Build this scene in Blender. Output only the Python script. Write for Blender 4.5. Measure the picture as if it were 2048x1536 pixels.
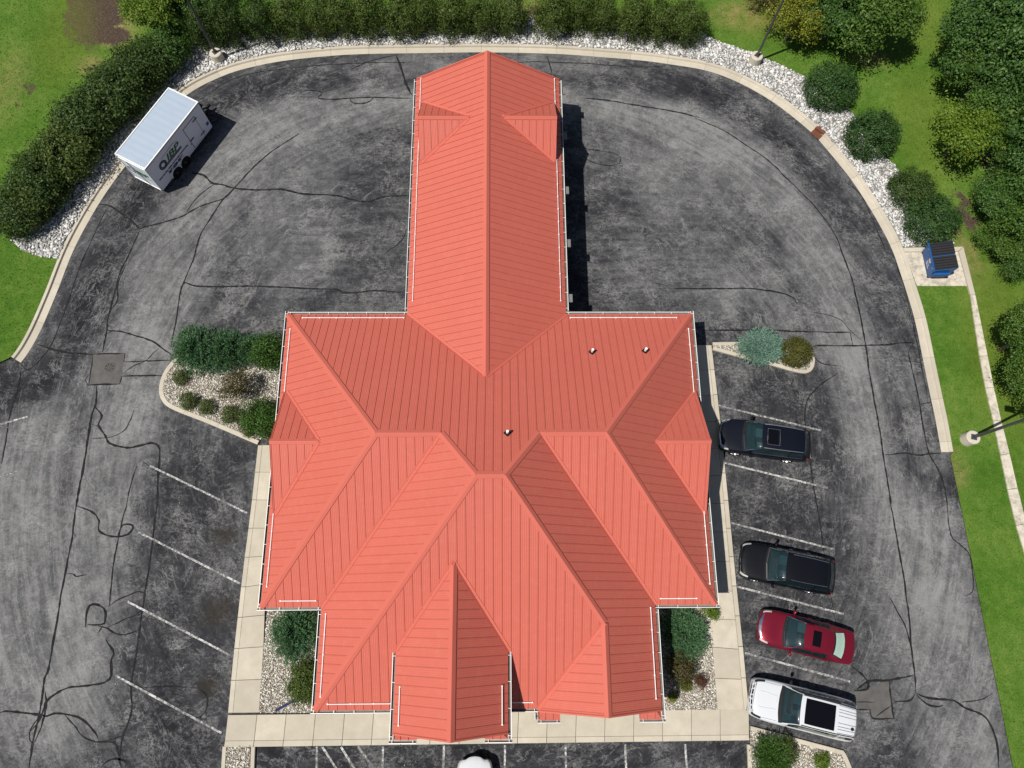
import bpy, bmesh, math, random
import numpy as np
from mathutils import Vector, Matrix
from mathutils.geometry import delaunay_2d_cdt

for o in list(bpy.data.objects): bpy.data.objects.remove(o)
S = bpy.context.scene
COL = S.collection
RAD = math.radians

# ------------------------------------------------------------------ camera
H = 40.0                       # drone height over the car park
FPX = 1420.0                   # focal length in photo pixels (2048 wide)
def nrm(v): v = np.array(v, float); return v / np.linalg.norm(v)
UPV = nrm((20, 432, 1420))
NOV = np.array((-30, 4668, -1420.0)); NOV = nrm(NOV - UPV * (NOV @ UPV))
EAV = np.cross(NOV, UPV)
RM = np.array([EAV, NOV, UPV])
cam = bpy.data.cameras.new('camera'); cam.sensor_width = 36.0; cam.lens = FPX / 2048 * 36.0
cam.clip_start = 0.5; cam.clip_end = 2000
co = bpy.data.objects.new('camera', cam); COL.objects.link(co)
co.matrix_world = Matrix.Translation((0, 0, H)) @ Matrix([list(r) for r in RM]).to_4x4()
S.camera = co
S.render.resolution_x, S.render.resolution_y = 1024, 768

# ------------------------------------------------------------------ light
SUN_EL, SUN_AZ = RAD(62.5), RAD(25)     # shadows fall 25 deg north of east
W = bpy.data.worlds.new('World'); S.world = W; W.use_nodes = True
nt = W.node_tree; bg = nt.nodes['Background']
sky = nt.nodes.new('ShaderNodeTexSky'); sky.sky_type = 'NISHITA'; sky.sun_disc = False
sky.sun_elevation = SUN_EL; sky.sun_rotation = math.atan2(-math.cos(SUN_AZ), -math.sin(SUN_AZ))
nt.links.new(sky.outputs[0], bg.inputs[0]); bg.inputs[1].default_value = 0.05
sl = bpy.data.lights.new('sun', 'SUN'); sl.energy = 4.7; sl.angle = RAD(0.5); sl.color = (1, 0.955, 0.88)
so = bpy.data.objects.new('sun', sl); COL.objects.link(so)
dvec = Vector((math.cos(SUN_EL) * math.cos(SUN_AZ), math.cos(SUN_EL) * math.sin(SUN_AZ), -math.sin(SUN_EL)))
so.rotation_euler = dvec.to_track_quat('-Z', 'Y').to_euler(); so.location = (-20, -15, 60)
S.view_settings.view_transform = 'Standard'; S.view_settings.look = 'None'
S.view_settings.exposure = 0.13; S.view_settings.gamma = 1.0
S.render.engine = 'CYCLES'

# ------------------------------------------------------------------ survey helpers: photo measurement -> metres on the site
def g(u, v, z=0.0):
    d = RM @ np.array([u - 1024, 768 - v, -FPX]); t = (z - H) / d[2]
    return (d[0] * t, d[1] * t)
def G(pts, z=0.0): return [g(u, v, z) for u, v in pts]
ORG = {1: (0, 0), 2: (700, 0), 3: (1348, 0), 4: (0, 500), 5: (1348, 500), 6: (0, 1011), 7: (674, 1011), 8: (1348, 1011)}
def cr(i, pts): return [(ORG[i][0] + x / 2.9257, ORG[i][1] + y / 2.9257) for x, y in pts]

# ------------------------------------------------------------------ materials
def newmat(name):
    m = bpy.data.materials.new(name); m.use_nodes = True
    n = m.node_tree.nodes; b = n['Principled BSDF']
    return m, n, m.node_tree.links, b
def noise(n, l, vec, scale, detail=4, rough=0.55, dist=0.0):
    t = n.new('ShaderNodeTexNoise'); t.inputs['Scale'].default_value = scale
    t.inputs['Detail'].default_value = detail; t.inputs['Roughness'].default_value = rough
    t.inputs['Distortion'].default_value = dist
    if vec is not None: l.new(vec, t.inputs['Vector'])
    return t.outputs['Fac']
def ramp(n, l, fac, stops):
    r = n.new('ShaderNodeValToRGB'); e = r.color_ramp.elements
    while len(e) < len(stops): e.new(0.5)
    for k, (p, c) in enumerate(stops):
        e[k].position = p
        e[k].color = (c, c, c, 1) if isinstance(c, (int, float)) else (*c, 1)
    l.new(fac, r.inputs[0]); return r.outputs[0]
def mix(n, l, fac, a, b, mode='MIX'):
    x = n.new('ShaderNodeMix'); x.data_type = 'RGBA'; x.blend_type = mode
    for s, v in ((0, fac), (6, a), (7, b)):
        if isinstance(v, (int, float)): x.inputs[s].default_value = v if s == 0 else (v, v, v, 1)
        elif isinstance(v, tuple): x.inputs[s].default_value = (*v, 1)
        else: l.new(v, x.inputs[s])
    return x.outputs[2]
def math_(n, l, op, a, b=0.0, clamp=False):
    x = n.new('ShaderNodeMath'); x.operation = op; x.use_clamp = clamp
    for s, v in ((0, a), (1, b)):
        if isinstance(v, (int, float)): x.inputs[s].default_value = v
        else: l.new(v, x.inputs[s])
    return x.outputs[0]
def bump(n, l, b, h, strength=0.3, dist=0.02):
    x = n.new('ShaderNodeBump'); x.inputs['Strength'].default_value = strength; x.inputs['Distance'].default_value = dist
    l.new(h, x.inputs['Height']); l.new(x.outputs[0], b.inputs['Normal'])
def pos(n): return n.new('ShaderNodeNewGeometry').outputs['Position']
def stretch(n, l, vec, sx, sy, sz=1):
    m = n.new('ShaderNodeMapping'); m.inputs['Scale'].default_value = (sx, sy, sz); l.new(vec, m.inputs[0]); return m.outputs[0]
def attr(n, name):
    a = n.new('ShaderNodeAttribute'); a.attribute_name = name; return a
def simple(name, col, rough=0.6, metal=0.0, var=0.0, scale=6.0, coat=0.0, spec=0.5):
    m, n, l, b = newmat(name)
    b.inputs['Base Color'].default_value = (*col, 1); b.inputs['Roughness'].default_value = rough
    b.inputs['Metallic'].default_value = metal; b.inputs['Coat Weight'].default_value = coat
    b.inputs['Coat Roughness'].default_value = 0.03; b.inputs['Specular IOR Level'].default_value = spec
    if var:
        f = noise(n, l, pos(n), scale)
        c = mix(n, l, f, tuple(max(0, x * (1 - var)) for x in col), tuple(min(1, x * (1 + var)) for x in col))
        l.new(c, b.inputs['Base Color'])
    return m
M = {}
M['white_metal'] = simple('white_metal', (0.8, 0.8, 0.79), 0.4, var=0.05)
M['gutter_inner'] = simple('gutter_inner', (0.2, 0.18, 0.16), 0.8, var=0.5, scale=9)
M['siding'] = simple('siding', (0.55, 0.5, 0.42), 0.7, var=0.06)
M['soffit'] = simple('soffit', (0.72, 0.71, 0.68), 0.6)
M['dark_glass'] = simple('dark_glass', (0.02, 0.025, 0.03), 0.05)
M['black_plastic'] = simple('black_plastic', (0.012, 0.012, 0.013), 0.65, spec=0.15)
M['rubber'] = simple('rubber', (0.012, 0.012, 0.012), 0.8, spec=0.15)
M['alloy'] = simple('alloy', (0.6, 0.6, 0.62), 0.3, 0.9)
M['chrome'] = simple('chrome', (0.75, 0.76, 0.78), 0.12, 1.0)
M['lamp_metal'] = simple('lamp_metal', (0.07, 0.075, 0.08), 0.45, 0.3, var=0.15)
M['base_concrete'] = simple('base_concrete', (0.5, 0.46, 0.38), 0.85, var=0.2, scale=9)
M['iron'] = simple('iron', (0.09, 0.088, 0.085), 0.6, 0.5, var=0.4, scale=20)
M['rust'] = simple('rust', (0.14, 0.05, 0.025), 0.85, var=0.5, scale=15)
M['bark'] = simple('bark', (0.12, 0.09, 0.065), 0.9, var=0.35, scale=12)
M['vent_white'] = simple('vent_white', (0.82, 0.82, 0.82), 0.4)
M['trailer_white'] = simple('trailer_white', (0.68, 0.73, 0.8), 0.35, var=0.04, scale=2)
M['navy_print'] = simple('navy_print', (0.012, 0.018, 0.04), 0.5)
M['green_print'] = simple('green_print', (0.015, 0.13, 0.035), 0.5)
M['trim_green'] = simple('trim_green', (0.02, 0.045, 0.03), 0.5)
M['bin_blue'] = simple('bin_blue', (0.01, 0.085, 0.27), 0.45, var=0.2, scale=5)
M['bin_lid'] = simple('bin_lid', (0.014, 0.014, 0.017), 0.45, var=0.3, scale=8)
M['white_print'] = simple('white_print', (0.75, 0.72, 0.72), 0.5)
M['red_print'] = simple('red_print', (0.45, 0.12, 0.12), 0.5)
M['seat_tan'] = simple('seat_tan', (0.22, 0.22, 0.2), 0.7)
M['seat_grey'] = simple('seat_grey', (0.12, 0.13, 0.13), 0.7)
M['lens'] = simple('lens', (0.7, 0.7, 0.66), 0.08, 0.4)
M['taillens'] = simple('taillens', (0.25, 0.01, 0.012), 0.1, coat=0.6)
M['flood_grey'] = simple('flood_grey', (0.16, 0.16, 0.155), 0.5)
M['sunroof_glass'] = simple('sunroof_glass', (0.004, 0.004, 0.006), 0.08, spec=0.2)
M['dash'] = simple('dash', (0.06, 0.065, 0.065), 0.7)
M['pipe_blue'] = simple('pipe_blue', (0.012, 0.022, 0.09), 0.4)

def paint(name, col, metal=0.0, rough=0.25, coat=1.0):
    return simple(name, col, rough, metal, coat=coat, spec=0.12)
M['paint_black'] = paint('paint_black', (0.003, 0.0035, 0.006), 0.0, 0.5, 0.4)
M['paint_navy'] = paint('paint_navy', (0.003, 0.0045, 0.010), 0.0, 0.5, 0.4)
M['paint_red'] = paint('paint_red', (0.17, 0.008, 0.022), 0.35, 0.3)
M['paint_white'] = paint('paint_white', (0.56, 0.58, 0.61), 0.0, 0.3, 0.6)

def glass_mat(name, tint, sky_tint=0.3):
    m, n, l, b = newmat(name)
    out = n['Material Output']
    t = n.new('ShaderNodeBsdfTransparent'); t.inputs[0].default_value = (*tint, 1)
    gl = n.new('ShaderNodeBsdfGlossy'); gl.inputs['Roughness'].default_value = 0.02; gl.inputs[0].default_value = (0.9, 0.97, 1, 1)
    fr = n.new('ShaderNodeFresnel'); fr.inputs[0].default_value = 1.55
    # sky reflection painted into the pane as a teal diffuse layer
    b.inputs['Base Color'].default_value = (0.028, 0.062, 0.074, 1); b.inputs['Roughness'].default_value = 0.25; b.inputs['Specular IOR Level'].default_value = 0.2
    mf = n.new('ShaderNodeMixShader'); mf.inputs[0].default_value = sky_tint; l.new(t.outputs[0], mf.inputs[1]); l.new(b.outputs[0], mf.inputs[2])
    ms = n.new('ShaderNodeMixShader'); l.new(fr.outputs[0], ms.inputs[0]); l.new(mf.outputs[0], ms.inputs[1]); l.new(gl.outputs[0], ms.inputs[2])
    l.new(ms.outputs[0], out.inputs[0]); return m
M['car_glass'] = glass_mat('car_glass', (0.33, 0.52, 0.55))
M['tint_glass'] = glass_mat('tint_glass', (0.16, 0.2, 0.2))
M['rear_glass'] = simple('rear_glass', (0.36, 0.5, 0.42), 0.12, coat=0.5)

def roof_mat():
    m, n, l, b = newmat('roof_red')
    p = pos(n)
    f = noise(n, l, p, 0.5, 3)
    rnd = n.new('ShaderNodeObjectInfo').outputs['Random']
    c = mix(n, l, f, (0.49, 0.115, 0.082), (0.535, 0.13, 0.093))
    c = mix(n, l, math_(n, l, 'MULTIPLY', rnd, 0.16), c, (0.45, 0.108, 0.076))
    st = noise(n, l, stretch(n, l, p, 1.2, 1.2, 0.3), 2.5, 6, 0.65)
    c = mix(n, l, ramp(n, l, st, [(0.5, 0.0), (0.75, 0.16)]), c, (0.56, 0.24, 0.19))
    l.new(c, b.inputs['Base Color']); b.inputs['Roughness'].default_value = 0.42; b.inputs['Specular IOR Level'].default_value = 0.35
    uv = n.new('ShaderNodeUVMap'); uv.uv_map = 'UVMap'
    sp = n.new('ShaderNodeSeparateXYZ'); l.new(uv.outputs[0], sp.inputs[0])
    w = math_(n, l, 'SINE', math_(n, l, 'MULTIPLY', sp.outputs[0], 2 * math.pi * 5 / 0.41))
    w = math_(n, l, 'POWER', math_(n, l, 'MULTIPLY_ADD', w, 0.5), 1.0)
    x = [k for k in n if k.type == 'MATH' and k.operation == 'MULTIPLY_ADD'][-1]; x.inputs[2].default_value = 0.5
    bump(n, l, b, w, 0.55, 0.012)
    return m
M['roof'] = roof_mat()
M['roof_trim'] = simple('roof_trim', (0.52, 0.128, 0.092), 0.42, var=0.05, scale=1, spec=0.35)
M['roof_deck'] = simple('roof_deck', (0.2, 0.03, 0.02), 0.8)

def asphalt_mat(name):
    m, n, l, b = newmat(name)
    p = pos(n)
    a = attr(n, 'wear')
    sep = n.new('ShaderNodeSeparateColor'); l.new(a.outputs['Color'], sep.inputs[0])
    wear, stain, dirx = sep.outputs[0], sep.outputs[1], sep.outputs[2]
    # driving direction: round the building on the loop road, across the lot beside the long wing
    cxy = n.new('ShaderNodeVectorMath'); cxy.operation = 'SUBTRACT'; l.new(p, cxy.inputs[0]); cxy.inputs[1].default_value = (-0.5, 9.0, 0)
    sx = n.new('ShaderNodeSeparateXYZ'); l.new(cxy.outputs[0], sx.inputs[0])
    r = math_(n, l, 'SQRT', math_(n, l, 'ADD', math_(n, l, 'MULTIPLY', sx.outputs[0], sx.outputs[0]), math_(n, l, 'MULTIPLY', sx.outputs[1], sx.outputs[1])))
    th = math_(n, l, 'ARCTAN2', sx.outputs[0], sx.outputs[1])
    cv = n.new('ShaderNodeCombineXYZ'); l.new(math_(n, l, 'MULTIPLY', r, 2.3), cv.inputs[0]); l.new(math_(n, l, 'MULTIPLY', th, 5.0), cv.inputs[1])
    pol = noise(n, l, cv.outputs[0], 1.0, 7, 0.7, 0.7)
    strx = noise(n, l, stretch(n, l, p, 0.3, 2.3), 1.0, 7, 0.7, 0.7)
    sm = n.new('ShaderNodeMix'); sm.data_type = 'FLOAT'; l.new(dirx, sm.inputs[0]); l.new(pol, sm.inputs[2]); l.new(strx, sm.inputs[3])
    stre = sm.outputs[0]
    big = noise(n, l, p, 0.16, 5, 0.6, 0.5)
    mid = noise(n, l, p, 1.9, 9, 0.74, 0.8)
    fine = noise(n, l, p, 8.0, 6, 0.8)
    t = math_(n, l, 'ADD', math_(n, l, 'MULTIPLY', mid, 0.42), math_(n, l, 'MULTIPLY', stre, 0.42))
    t = math_(n, l, 'ADD', t, math_(n, l, 'MULTIPLY', fine, 0.24))
    t = math_(n, l, 'ADD', t, math_(n, l, 'MULTIPLY', big, 0.42))
    t = math_(n, l, 'ADD', t, math_(n, l, 'MULTIPLY', wear, 0.20))
    base = ramp(n, l, t, [(0.58, (0.015, 0.0155, 0.019)), (0.73, (0.035, 0.0355, 0.040)), (0.88, (0.10, 0.101, 0.104)), (1.0, (0.19, 0.19, 0.188))])
    # thin wandering pale scuffs where the sealcoat has worn through (ridged noise, three sizes)
    cv2 = n.new('ShaderNodeCombineXYZ'); l.new(math_(n, l, 'MULTIPLY', r, 1.0), cv2.inputs[0]); l.new(math_(n, l, 'MULTIPLY', th, 7.5), cv2.inputs[1])
    def scuff(vec, scale, dist, width, mscale, m0, m1, amt, det=6, ro=0.66):
        f = noise(n, l, vec, scale, det, ro, dist)
        d = math_(n, l, 'ABSOLUTE', math_(n, l, 'SUBTRACT', f, 0.5))
        ln = ramp(n, l, d, [(0.0, 1.0), (width * 0.35, 0.4), (width, 0.0)])
        k = ramp(n, l, noise(n, l, p, mscale, 5, 0.7), [(m0, 0.0), (m1, amt)])
        return math_(n, l, 'MULTIPLY', ln, k)
    s1 = scuff(p, 0.5, 0.6, 0.012, 0.5, 0.44, 0.62, 0.85, 8, 0.7)
    s2 = scuff(cv2.outputs[0], 1.1, 0.5, 0.02, 0.35, 0.44, 0.62, 0.7, 8, 0.7)
    s3 = scuff(stretch(n, l, p, 0.5, 1.3), 2.2, 0.3, 0.03, 0.4, 0.44, 0.64, 0.6, 6, 0.72)
    s4 = ramp(n, l, math_(n, l, 'MULTIPLY', noise(n, l, p, 6.5, 6, 0.8), noise(n, l, p, 0.4, 5, 0.65)), [(0.27, 0.0), (0.42, 0.5)])
    for sc_ in (s1, s2, s3, s4): base = mix(n, l, sc_, base, (0.28, 0.28, 0.275))
    grit = noise(n, l, p, 22, 3, 0.75)
    base = mix(n, l, 0.55, base, ramp(n, l, grit, [(0.3, 0.3), (0.7, 0.7)]), 'OVERLAY')
    base = mix(n, l, math_(n, l, 'MULTIPLY', stain, 0.85), base, (0.03, 0.025, 0.018))
    l.new(base, b.inputs['Base Color']); b.inputs['Roughness'].default_value = 0.9; b.inputs['Specular IOR Level'].default_value = 0.1
    bump(n, l, b, grit, 0.25, 0.01)
    return m
M['asphalt'] = asphalt_mat('asphalt')
def patch_mat():
    m, n, l, b = newmat('asphalt_patch'); p = pos(n)
    c = ramp(n, l, noise(n, l, p, 1.4, 6, 0.65), [(0.3, (0.06, 0.057, 0.055)), (0.7, (0.12, 0.114, 0.108))])
    l.new(c, b.inputs['Base Color']); b.inputs['Roughness'].default_value = 0.9
    bump(n, l, b, noise(n, l, p, 30, 3), 0.3, 0.01); return m
M['patch'] = patch_mat()
def seal_mat():
    m, n, l, b = newmat('crack_sealant'); p = pos(n)
    c = ramp(n, l, noise(n, l, p, 3.0, 5, 0.7), [(0.35, (0.011, 0.011, 0.012)), (0.6, (0.024, 0.024, 0.025)), (0.75, (0.055, 0.055, 0.056))])
    l.new(c, b.inputs['Base Color']); b.inputs['Roughness'].default_value = 0.9; b.inputs['Specular IOR Level'].default_value = 0.08; return m
M['seal'] = seal_mat()
def stripe_mat():
    m, n, l, b = newmat('worn_paint'); p = pos(n)
    f = noise(n, l, p, 7, 6, 0.75)
    edge = noise(n, l, p, 0.8, 2)
    k = math_(n, l, 'ADD', f, math_(n, l, 'MULTIPLY', edge, 0.45))
    c = ramp(n, l, k, [(0.60, (0.55, 0.545, 0.53)), (0.70, (0.28, 0.276, 0.27)), (0.79, (0.1, 0.1, 0.102))])
    l.new(c, b.inputs['Base Color']); b.inputs['Roughness'].default_value = 0.8; return m
M['stripe'] = stripe_mat()
def concrete_mat(name, a, b_, sc=1.0):
    m, n, l, b = newmat(name); p = pos(n)
    c = ramp(n, l, noise(n, l, p, 1.3 * sc, 7, 0.68), [(0.3, a), (0.7, b_)])
    c = mix(n, l, math_(n, l, 'MULTIPLY', n.new('ShaderNodeObjectInfo').outputs['Random'], 0.5), c, tuple(x * 0.78 for x in a))
    d = ramp(n, l, noise(n, l, p, 4.5, 5, 0.75), [(0.62, 0.0), (0.8, 0.3)])
    c = mix(n, l, d, c, (0.22, 0.19, 0.14))
    l.new(c, b.inputs['Base Color']); b.inputs['Roughness'].default_value = 0.88; b.inputs['Specular IOR Level'].default_value = 0.25
    bump(n, l, b, noise(n, l, p, 40, 2), 0.15, 0.005); return m
M['concrete'] = concrete_mat('concrete', (0.44, 0.395, 0.315), (0.56, 0.51, 0.42))
M['kerb'] = concrete_mat('kerb_concrete', (0.45, 0.405, 0.325), (0.55, 0.505, 0.42))
M['kerb_dark'] = simple('kerb_joint', (0.2, 0.17, 0.12), 0.9, var=0.3)
def pad_mat():
    m, n, l, b = newmat('stained_concrete'); p = pos(n)
    c = ramp(n, l, noise(n, l, p, 2.5, 7, 0.72), [(0.35, (0.3, 0.27, 0.22)), (0.55, (0.56, 0.51, 0.42)), (0.8, (0.62, 0.58, 0.5))])
    r = ramp(n, l, noise(n, l, stretch(n, l, p, 0.9, 0.6), 0.7, 4, 0.6), [(0.55, 0.0), (0.7, 0.75)])
    c = mix(n, l, math_(n, l, 'MULTIPLY', r, attr(n, 'rust').outputs['Fac']), c, (0.4, 0.2, 0.06))
    l.new(c, b.inputs['Base Color']); b.inputs['Roughness'].default_value = 0.9; return m
M['pad'] = pad_mat()
def lawn_mat():
    m, n, l, b = newmat('lawn'); p = pos(n)
    a = attr(n, 'bare'); sep = n.new('ShaderNodeSeparateColor'); l.new(a.outputs['Color'], sep.inputs[0])
    big = noise(n, l, p, 0.25, 5, 0.6); mid = noise(n, l, p, 2.2, 6, 0.7); fine = noise(n, l, p, 13, 4, 0.75)
    k = math_(n, l, 'ADD', math_(n, l, 'MULTIPLY', big, 0.5), math_(n, l, 'ADD', math_(n, l, 'MULTIPLY', mid, 0.4), math_(n, l, 'MULTIPLY', fine, 0.5)))
    c = ramp(n, l, k, [(0.46, (0.022, 0.072, 0.006)), (0.66, (0.064, 0.142, 0.014)), (0.86, (0.14, 0.21, 0.038))])
    dry = math_(n, l, 'MULTIPLY', sep.outputs[1], ramp(n, l, noise(n, l, p, 1.5, 6, 0.75), [(0.35, 0.0), (0.6, 1.0)]))
    c = mix(n, l, dry, c, (0.3, 0.22, 0.1))
    mud = ramp(n, l, math_(n, l, 'ADD', math_(n, l, 'MULTIPLY', sep.outputs[0], 0.55), math_(n, l, 'SUBTRACT', noise(n, l, p, 1.3, 7, 0.75), 0.5)), [(0.26, 0.0), (0.36, 1.0)])
    mc = ramp(n, l, fine, [(0.35, (0.035, 0.026, 0.02)), (0.55, (0.085, 0.055, 0.04)), (0.7, (0.13, 0.12, 0.11))])
    c = mix(n, l, mud, c, mc)
    yel = math_(n, l, 'MULTIPLY', sep.outputs[2], 0.8)
    c = mix(n, l, yel, c, mix(n, l, fine, (0.075, 0.11, 0.008), (0.17, 0.19, 0.03)))
    l.new(c, b.inputs['Base Color']); b.inputs['Roughness'].default_value = 0.9; b.inputs['Specular IOR Level'].default_value = 0.15
    bump(n, l, b, math_(n, l, 'ADD', fine, mid), 0.9, 0.06); return m
M['lawn'] = lawn_mat()
def island_mat(name, stops, rough=0.8, transl=0.0, tcol=None, spec=0.3):
    m, n, l, b = newmat(name)
    r = n.new('ShaderNodeNewGeometry').outputs['Random Per Island']
    c = ramp(n, l, r, stops)
    l.new(c, b.inputs['Base Color']); b.inputs['Roughness'].default_value = rough; b.inputs['Specular IOR Level'].default_value = spec
    if transl:
        t = n.new('ShaderNodeBsdfTranslucent'); l.new(mix(n, l, 0.5, c, tcol), t.inputs[0])
        ms = n.new('ShaderNodeMixShader'); ms.inputs[0].default_value = transl
        l.new(b.outputs[0], ms.inputs[1]); l.new(t.outputs[0], ms.inputs[2]); l.new(ms.outputs[0], n['Material Output'].inputs[0])
    return m
M['white_stone'] = island_mat('white_stone', [(0, (0.18, 0.175, 0.165)), (0.25, (0.4, 0.395, 0.38)), (0.6, (0.55, 0.545, 0.53)), (1, (0.72, 0.71, 0.69))])
M['pebble'] = island_mat('pebble', [(0, (0.13, 0.11, 0.085)), (0.2, (0.36, 0.31, 0.24)), (0.5, (0.55, 0.51, 0.44)), (1, (0.78, 0.76, 0.71))])
M['stone_bed'] = simple('stone_bed', (0.2, 0.19, 0.175), 0.95, var=0.4, scale=12)
M['pebble_bed'] = simple('pebble_bed', (0.2, 0.175, 0.135), 0.95, var=0.4, scale=25)
def leafm(name, lo, mi, hi, tr=0.22, rough=0.55):
    M[name] = island_mat(name, [(0, lo), (0.5, mi), (1, hi)], rough, tr, tuple(min(1, x * 1.6) for x in hi), 0.3)
leafm('leaf_hedge', (0.022, 0.05, 0.008), (0.045, 0.088, 0.016), (0.085, 0.13, 0.028))
leafm('leaf_hedge_olive', (0.036, 0.064, 0.01), (0.072, 0.115, 0.02), (0.13, 0.175, 0.038))
leafm('leaf_green', (0.025, 0.075, 0.01), (0.05, 0.115, 0.018), (0.09, 0.165, 0.03))
leafm('leaf_round', (0.018, 0.055, 0.012), (0.036, 0.088, 0.02), (0.065, 0.125, 0.032))
leafm('leaf_juniper', (0.028, 0.085, 0.038), (0.055, 0.13, 0.052), (0.11, 0.2, 0.085), 0.18)
leafm('leaf_bluejuniper', (0.07, 0.15, 0.11), (0.12, 0.22, 0.165), (0.2, 0.32, 0.25), 0.15)
leafm('leaf_olive', (0.05, 0.06, 0.008), (0.085, 0.09, 0.014), (0.13, 0.125, 0.025))
leafm('leaf_heath', (0.035, 0.062, 0.012), (0.07, 0.1, 0.02), (0.11, 0.14, 0.035))
leafm('leaf_oak', (0.022, 0.065, 0.006), (0.055, 0.12, 0.014), (0.12, 0.19, 0.03))
leafm('leaf_darktree', (0.018, 0.06, 0.01), (0.046, 0.112, 0.02), (0.11, 0.19, 0.04))
leafm('leaf_yellow', (0.08, 0.11, 0.008), (0.16, 0.185, 0.015), (0.27, 0.28, 0.03), 0.25)
leafm('leaf_lime', (0.035, 0.09, 0.006), (0.1, 0.17, 0.014), (0.21, 0.28, 0.03), 0.28)
leafm('leaf_red', (0.05, 0.04, 0.02), (0.11, 0.045, 0.03), (0.2, 0.07, 0.045))
leafm('leaf_bronze', (0.035, 0.045, 0.01), (0.07, 0.065, 0.018), (0.12, 0.085, 0.025))
leafm('grass_blade', (0.03, 0.085, 0.008), (0.08, 0.155, 0.02), (0.17, 0.23, 0.045), 0.25)

# ------------------------------------------------------------------ object helpers
def tag(o, label=None, cat=None, group=None, kind=None):
    for k, v in (('label', label), ('category', cat), ('group', group), ('kind', kind)):
        if v: o[k] = v
    return o
def link(name, me, mat=None, parent=None):
    o = bpy.data.objects.new(name, me); COL.objects.link(o)
    if mat and me and not me.materials: me.materials.append(M[mat])
    if parent: o.parent = parent
    return o
def empty(name, loc=(0, 0, 0), rz=0.0, **k):
    o = bpy.data.objects.new(name, None); COL.objects.link(o); o.location = loc; o.rotation_euler = (0, 0, rz)
    o.empty_display_size = 0.3
    return tag(o, **k)
def mesh(name, verts, faces, smooth=False):
    me = bpy.data.meshes.new(name); me.from_pydata([tuple(v) for v in verts], [], faces); me.update()
    if smooth: me.shade_smooth()
    return me
def fixn(me):
    bm = bmesh.new(); bm.from_mesh(me); bmesh.ops.recalc_face_normals(bm, faces=bm.faces); bm.to_mesh(me); bm.free(); return me
def npmesh(name, V, F, smooth=False):
    """V (n,3) float, F (m,k) int"""
    me = bpy.data.meshes.new(name); k = F.shape[1]
    me.vertices.add(len(V)); me.vertices.foreach_set('co', np.ascontiguousarray(V, np.float32).ravel())
    me.loops.add(F.size); me.loops.foreach_set('vertex_index', np.ascontiguousarray(F, np.int32).ravel())
    me.polygons.add(len(F)); me.polygons.foreach_set('loop_start', np.arange(0, F.size, k, dtype=np.int32))
    me.polygons.foreach_set('loop_total', np.full(len(F), k, np.int32))
    me.update(calc_edges=True); me.validate()
    if smooth: me.shade_smooth()
    return me
class MB:
    def __init__(s): s.v = []; s.f = []
    def quad(s, *p):
        b = len(s.v); s.v += [tuple(q) for q in p]; s.f.append(tuple(range(b, b + len(p)))); return s
    def box(s, x0, x1, y0, y1, z0, z1):
        b = len(s.v)
        s.v += [(x, y, z) for z in (z0, z1) for x, y in ((x0, y0), (x1, y0), (x1, y1), (x0, y1))]
        s.f += [tuple(b + i for i in q) for q in ((3, 2, 1, 0), (4, 5, 6, 7), (0, 1, 5, 4), (1, 2, 6, 5), (2, 3, 7, 6), (3, 0, 4, 7))]
        return s
    def prism(s, poly, z0, z1):
        """poly: list of (x,y); z0,z1 numbers or callables"""
        b = len(s.v); n = len(poly)
        fz = lambda z, p: z(*p) if callable(z) else z
        s.v += [(p[0], p[1], fz(z0, p)) for p in poly] + [(p[0], p[1], fz(z1, p)) for p in poly]
        s.f.append(tuple(b + n + i for i in range(n))); s.f.append(tuple(b + n - 1 - i for i in range(n)))
        for i in range(n): j = (i + 1) % n; s.f.append((b + i, b + j, b + n + j, b + n + i))
        return s
    def tube(s, pts, radii, seg=8, cap=True):
        b = len(s.v); pts = [Vector(p) for p in pts]
        if isinstance(radii, (int, float)): radii = [radii] * len(pts)
        for i, p in enumerate(pts):
            d = (pts[min(i + 1, len(pts) - 1)] - pts[max(i - 1, 0)]).normalized()
            a = d.orthogonal().normalized() if abs(d.z) < 0.95 else Vector((1, 0, 0)); a = (a - d * a.dot(d)).normalized(); c = d.cross(a)
            for k in range(seg):
                t = 2 * math.pi * k / seg; s.v.append(tuple(p + (a * math.cos(t) + c * math.sin(t)) * radii[i]))
        for i in range(len(pts) - 1):
            for k in range(seg):
                k2 = (k + 1) % seg; s.f.append((b + i * seg + k, b + i * seg + k2, b + (i + 1) * seg + k2, b + (i + 1) * seg + k))
        if cap:
            s.f.append(tuple(b + seg - 1 - k for k in range(seg))); e = b + (len(pts) - 1) * seg; s.f.append(tuple(e + k for k in range(seg)))
        return s
    def lathe(s, prof, seg=24, axis='z', at=(0, 0, 0)):
        b = len(s.v)
        for r, h in prof:
            for k in range(seg):
                t = 2 * math.pi * k / seg; c, d = r * math.cos(t), r * math.sin(t)
                q = (c, d, h) if axis == 'z' else (c, h, d)
                s.v.append((q[0] + at[0], q[1] + at[1], q[2] + at[2]))
        for i in range(len(prof) - 1):
            for k in range(seg):
                k2 = (k + 1) % seg; s.f.append((b + i * seg + k, b + i * seg + k2, b + (i + 1) * seg + k2, b + (i + 1) * seg + k))
        return s
    def build(s, name, mat, parent=None, smooth=False, fix=True):
        me = mesh(name, s.v, s.f, smooth)
        if fix: fixn(me)
        return link(name, me, mat, parent)
def resample(pts, step=None, n=None):
    P = np.array(pts, float); d = np.r_[0, np.cumsum(np.linalg.norm(np.diff(P, axis=0), axis=1))]
    if n is None: n = max(2, int(round(d[-1] / step)) + 1)
    t = np.linspace(0, d[-1], n)
    return np.stack([np.interp(t, d, P[:, k]) for k in range(P.shape[1])], 1)
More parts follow.
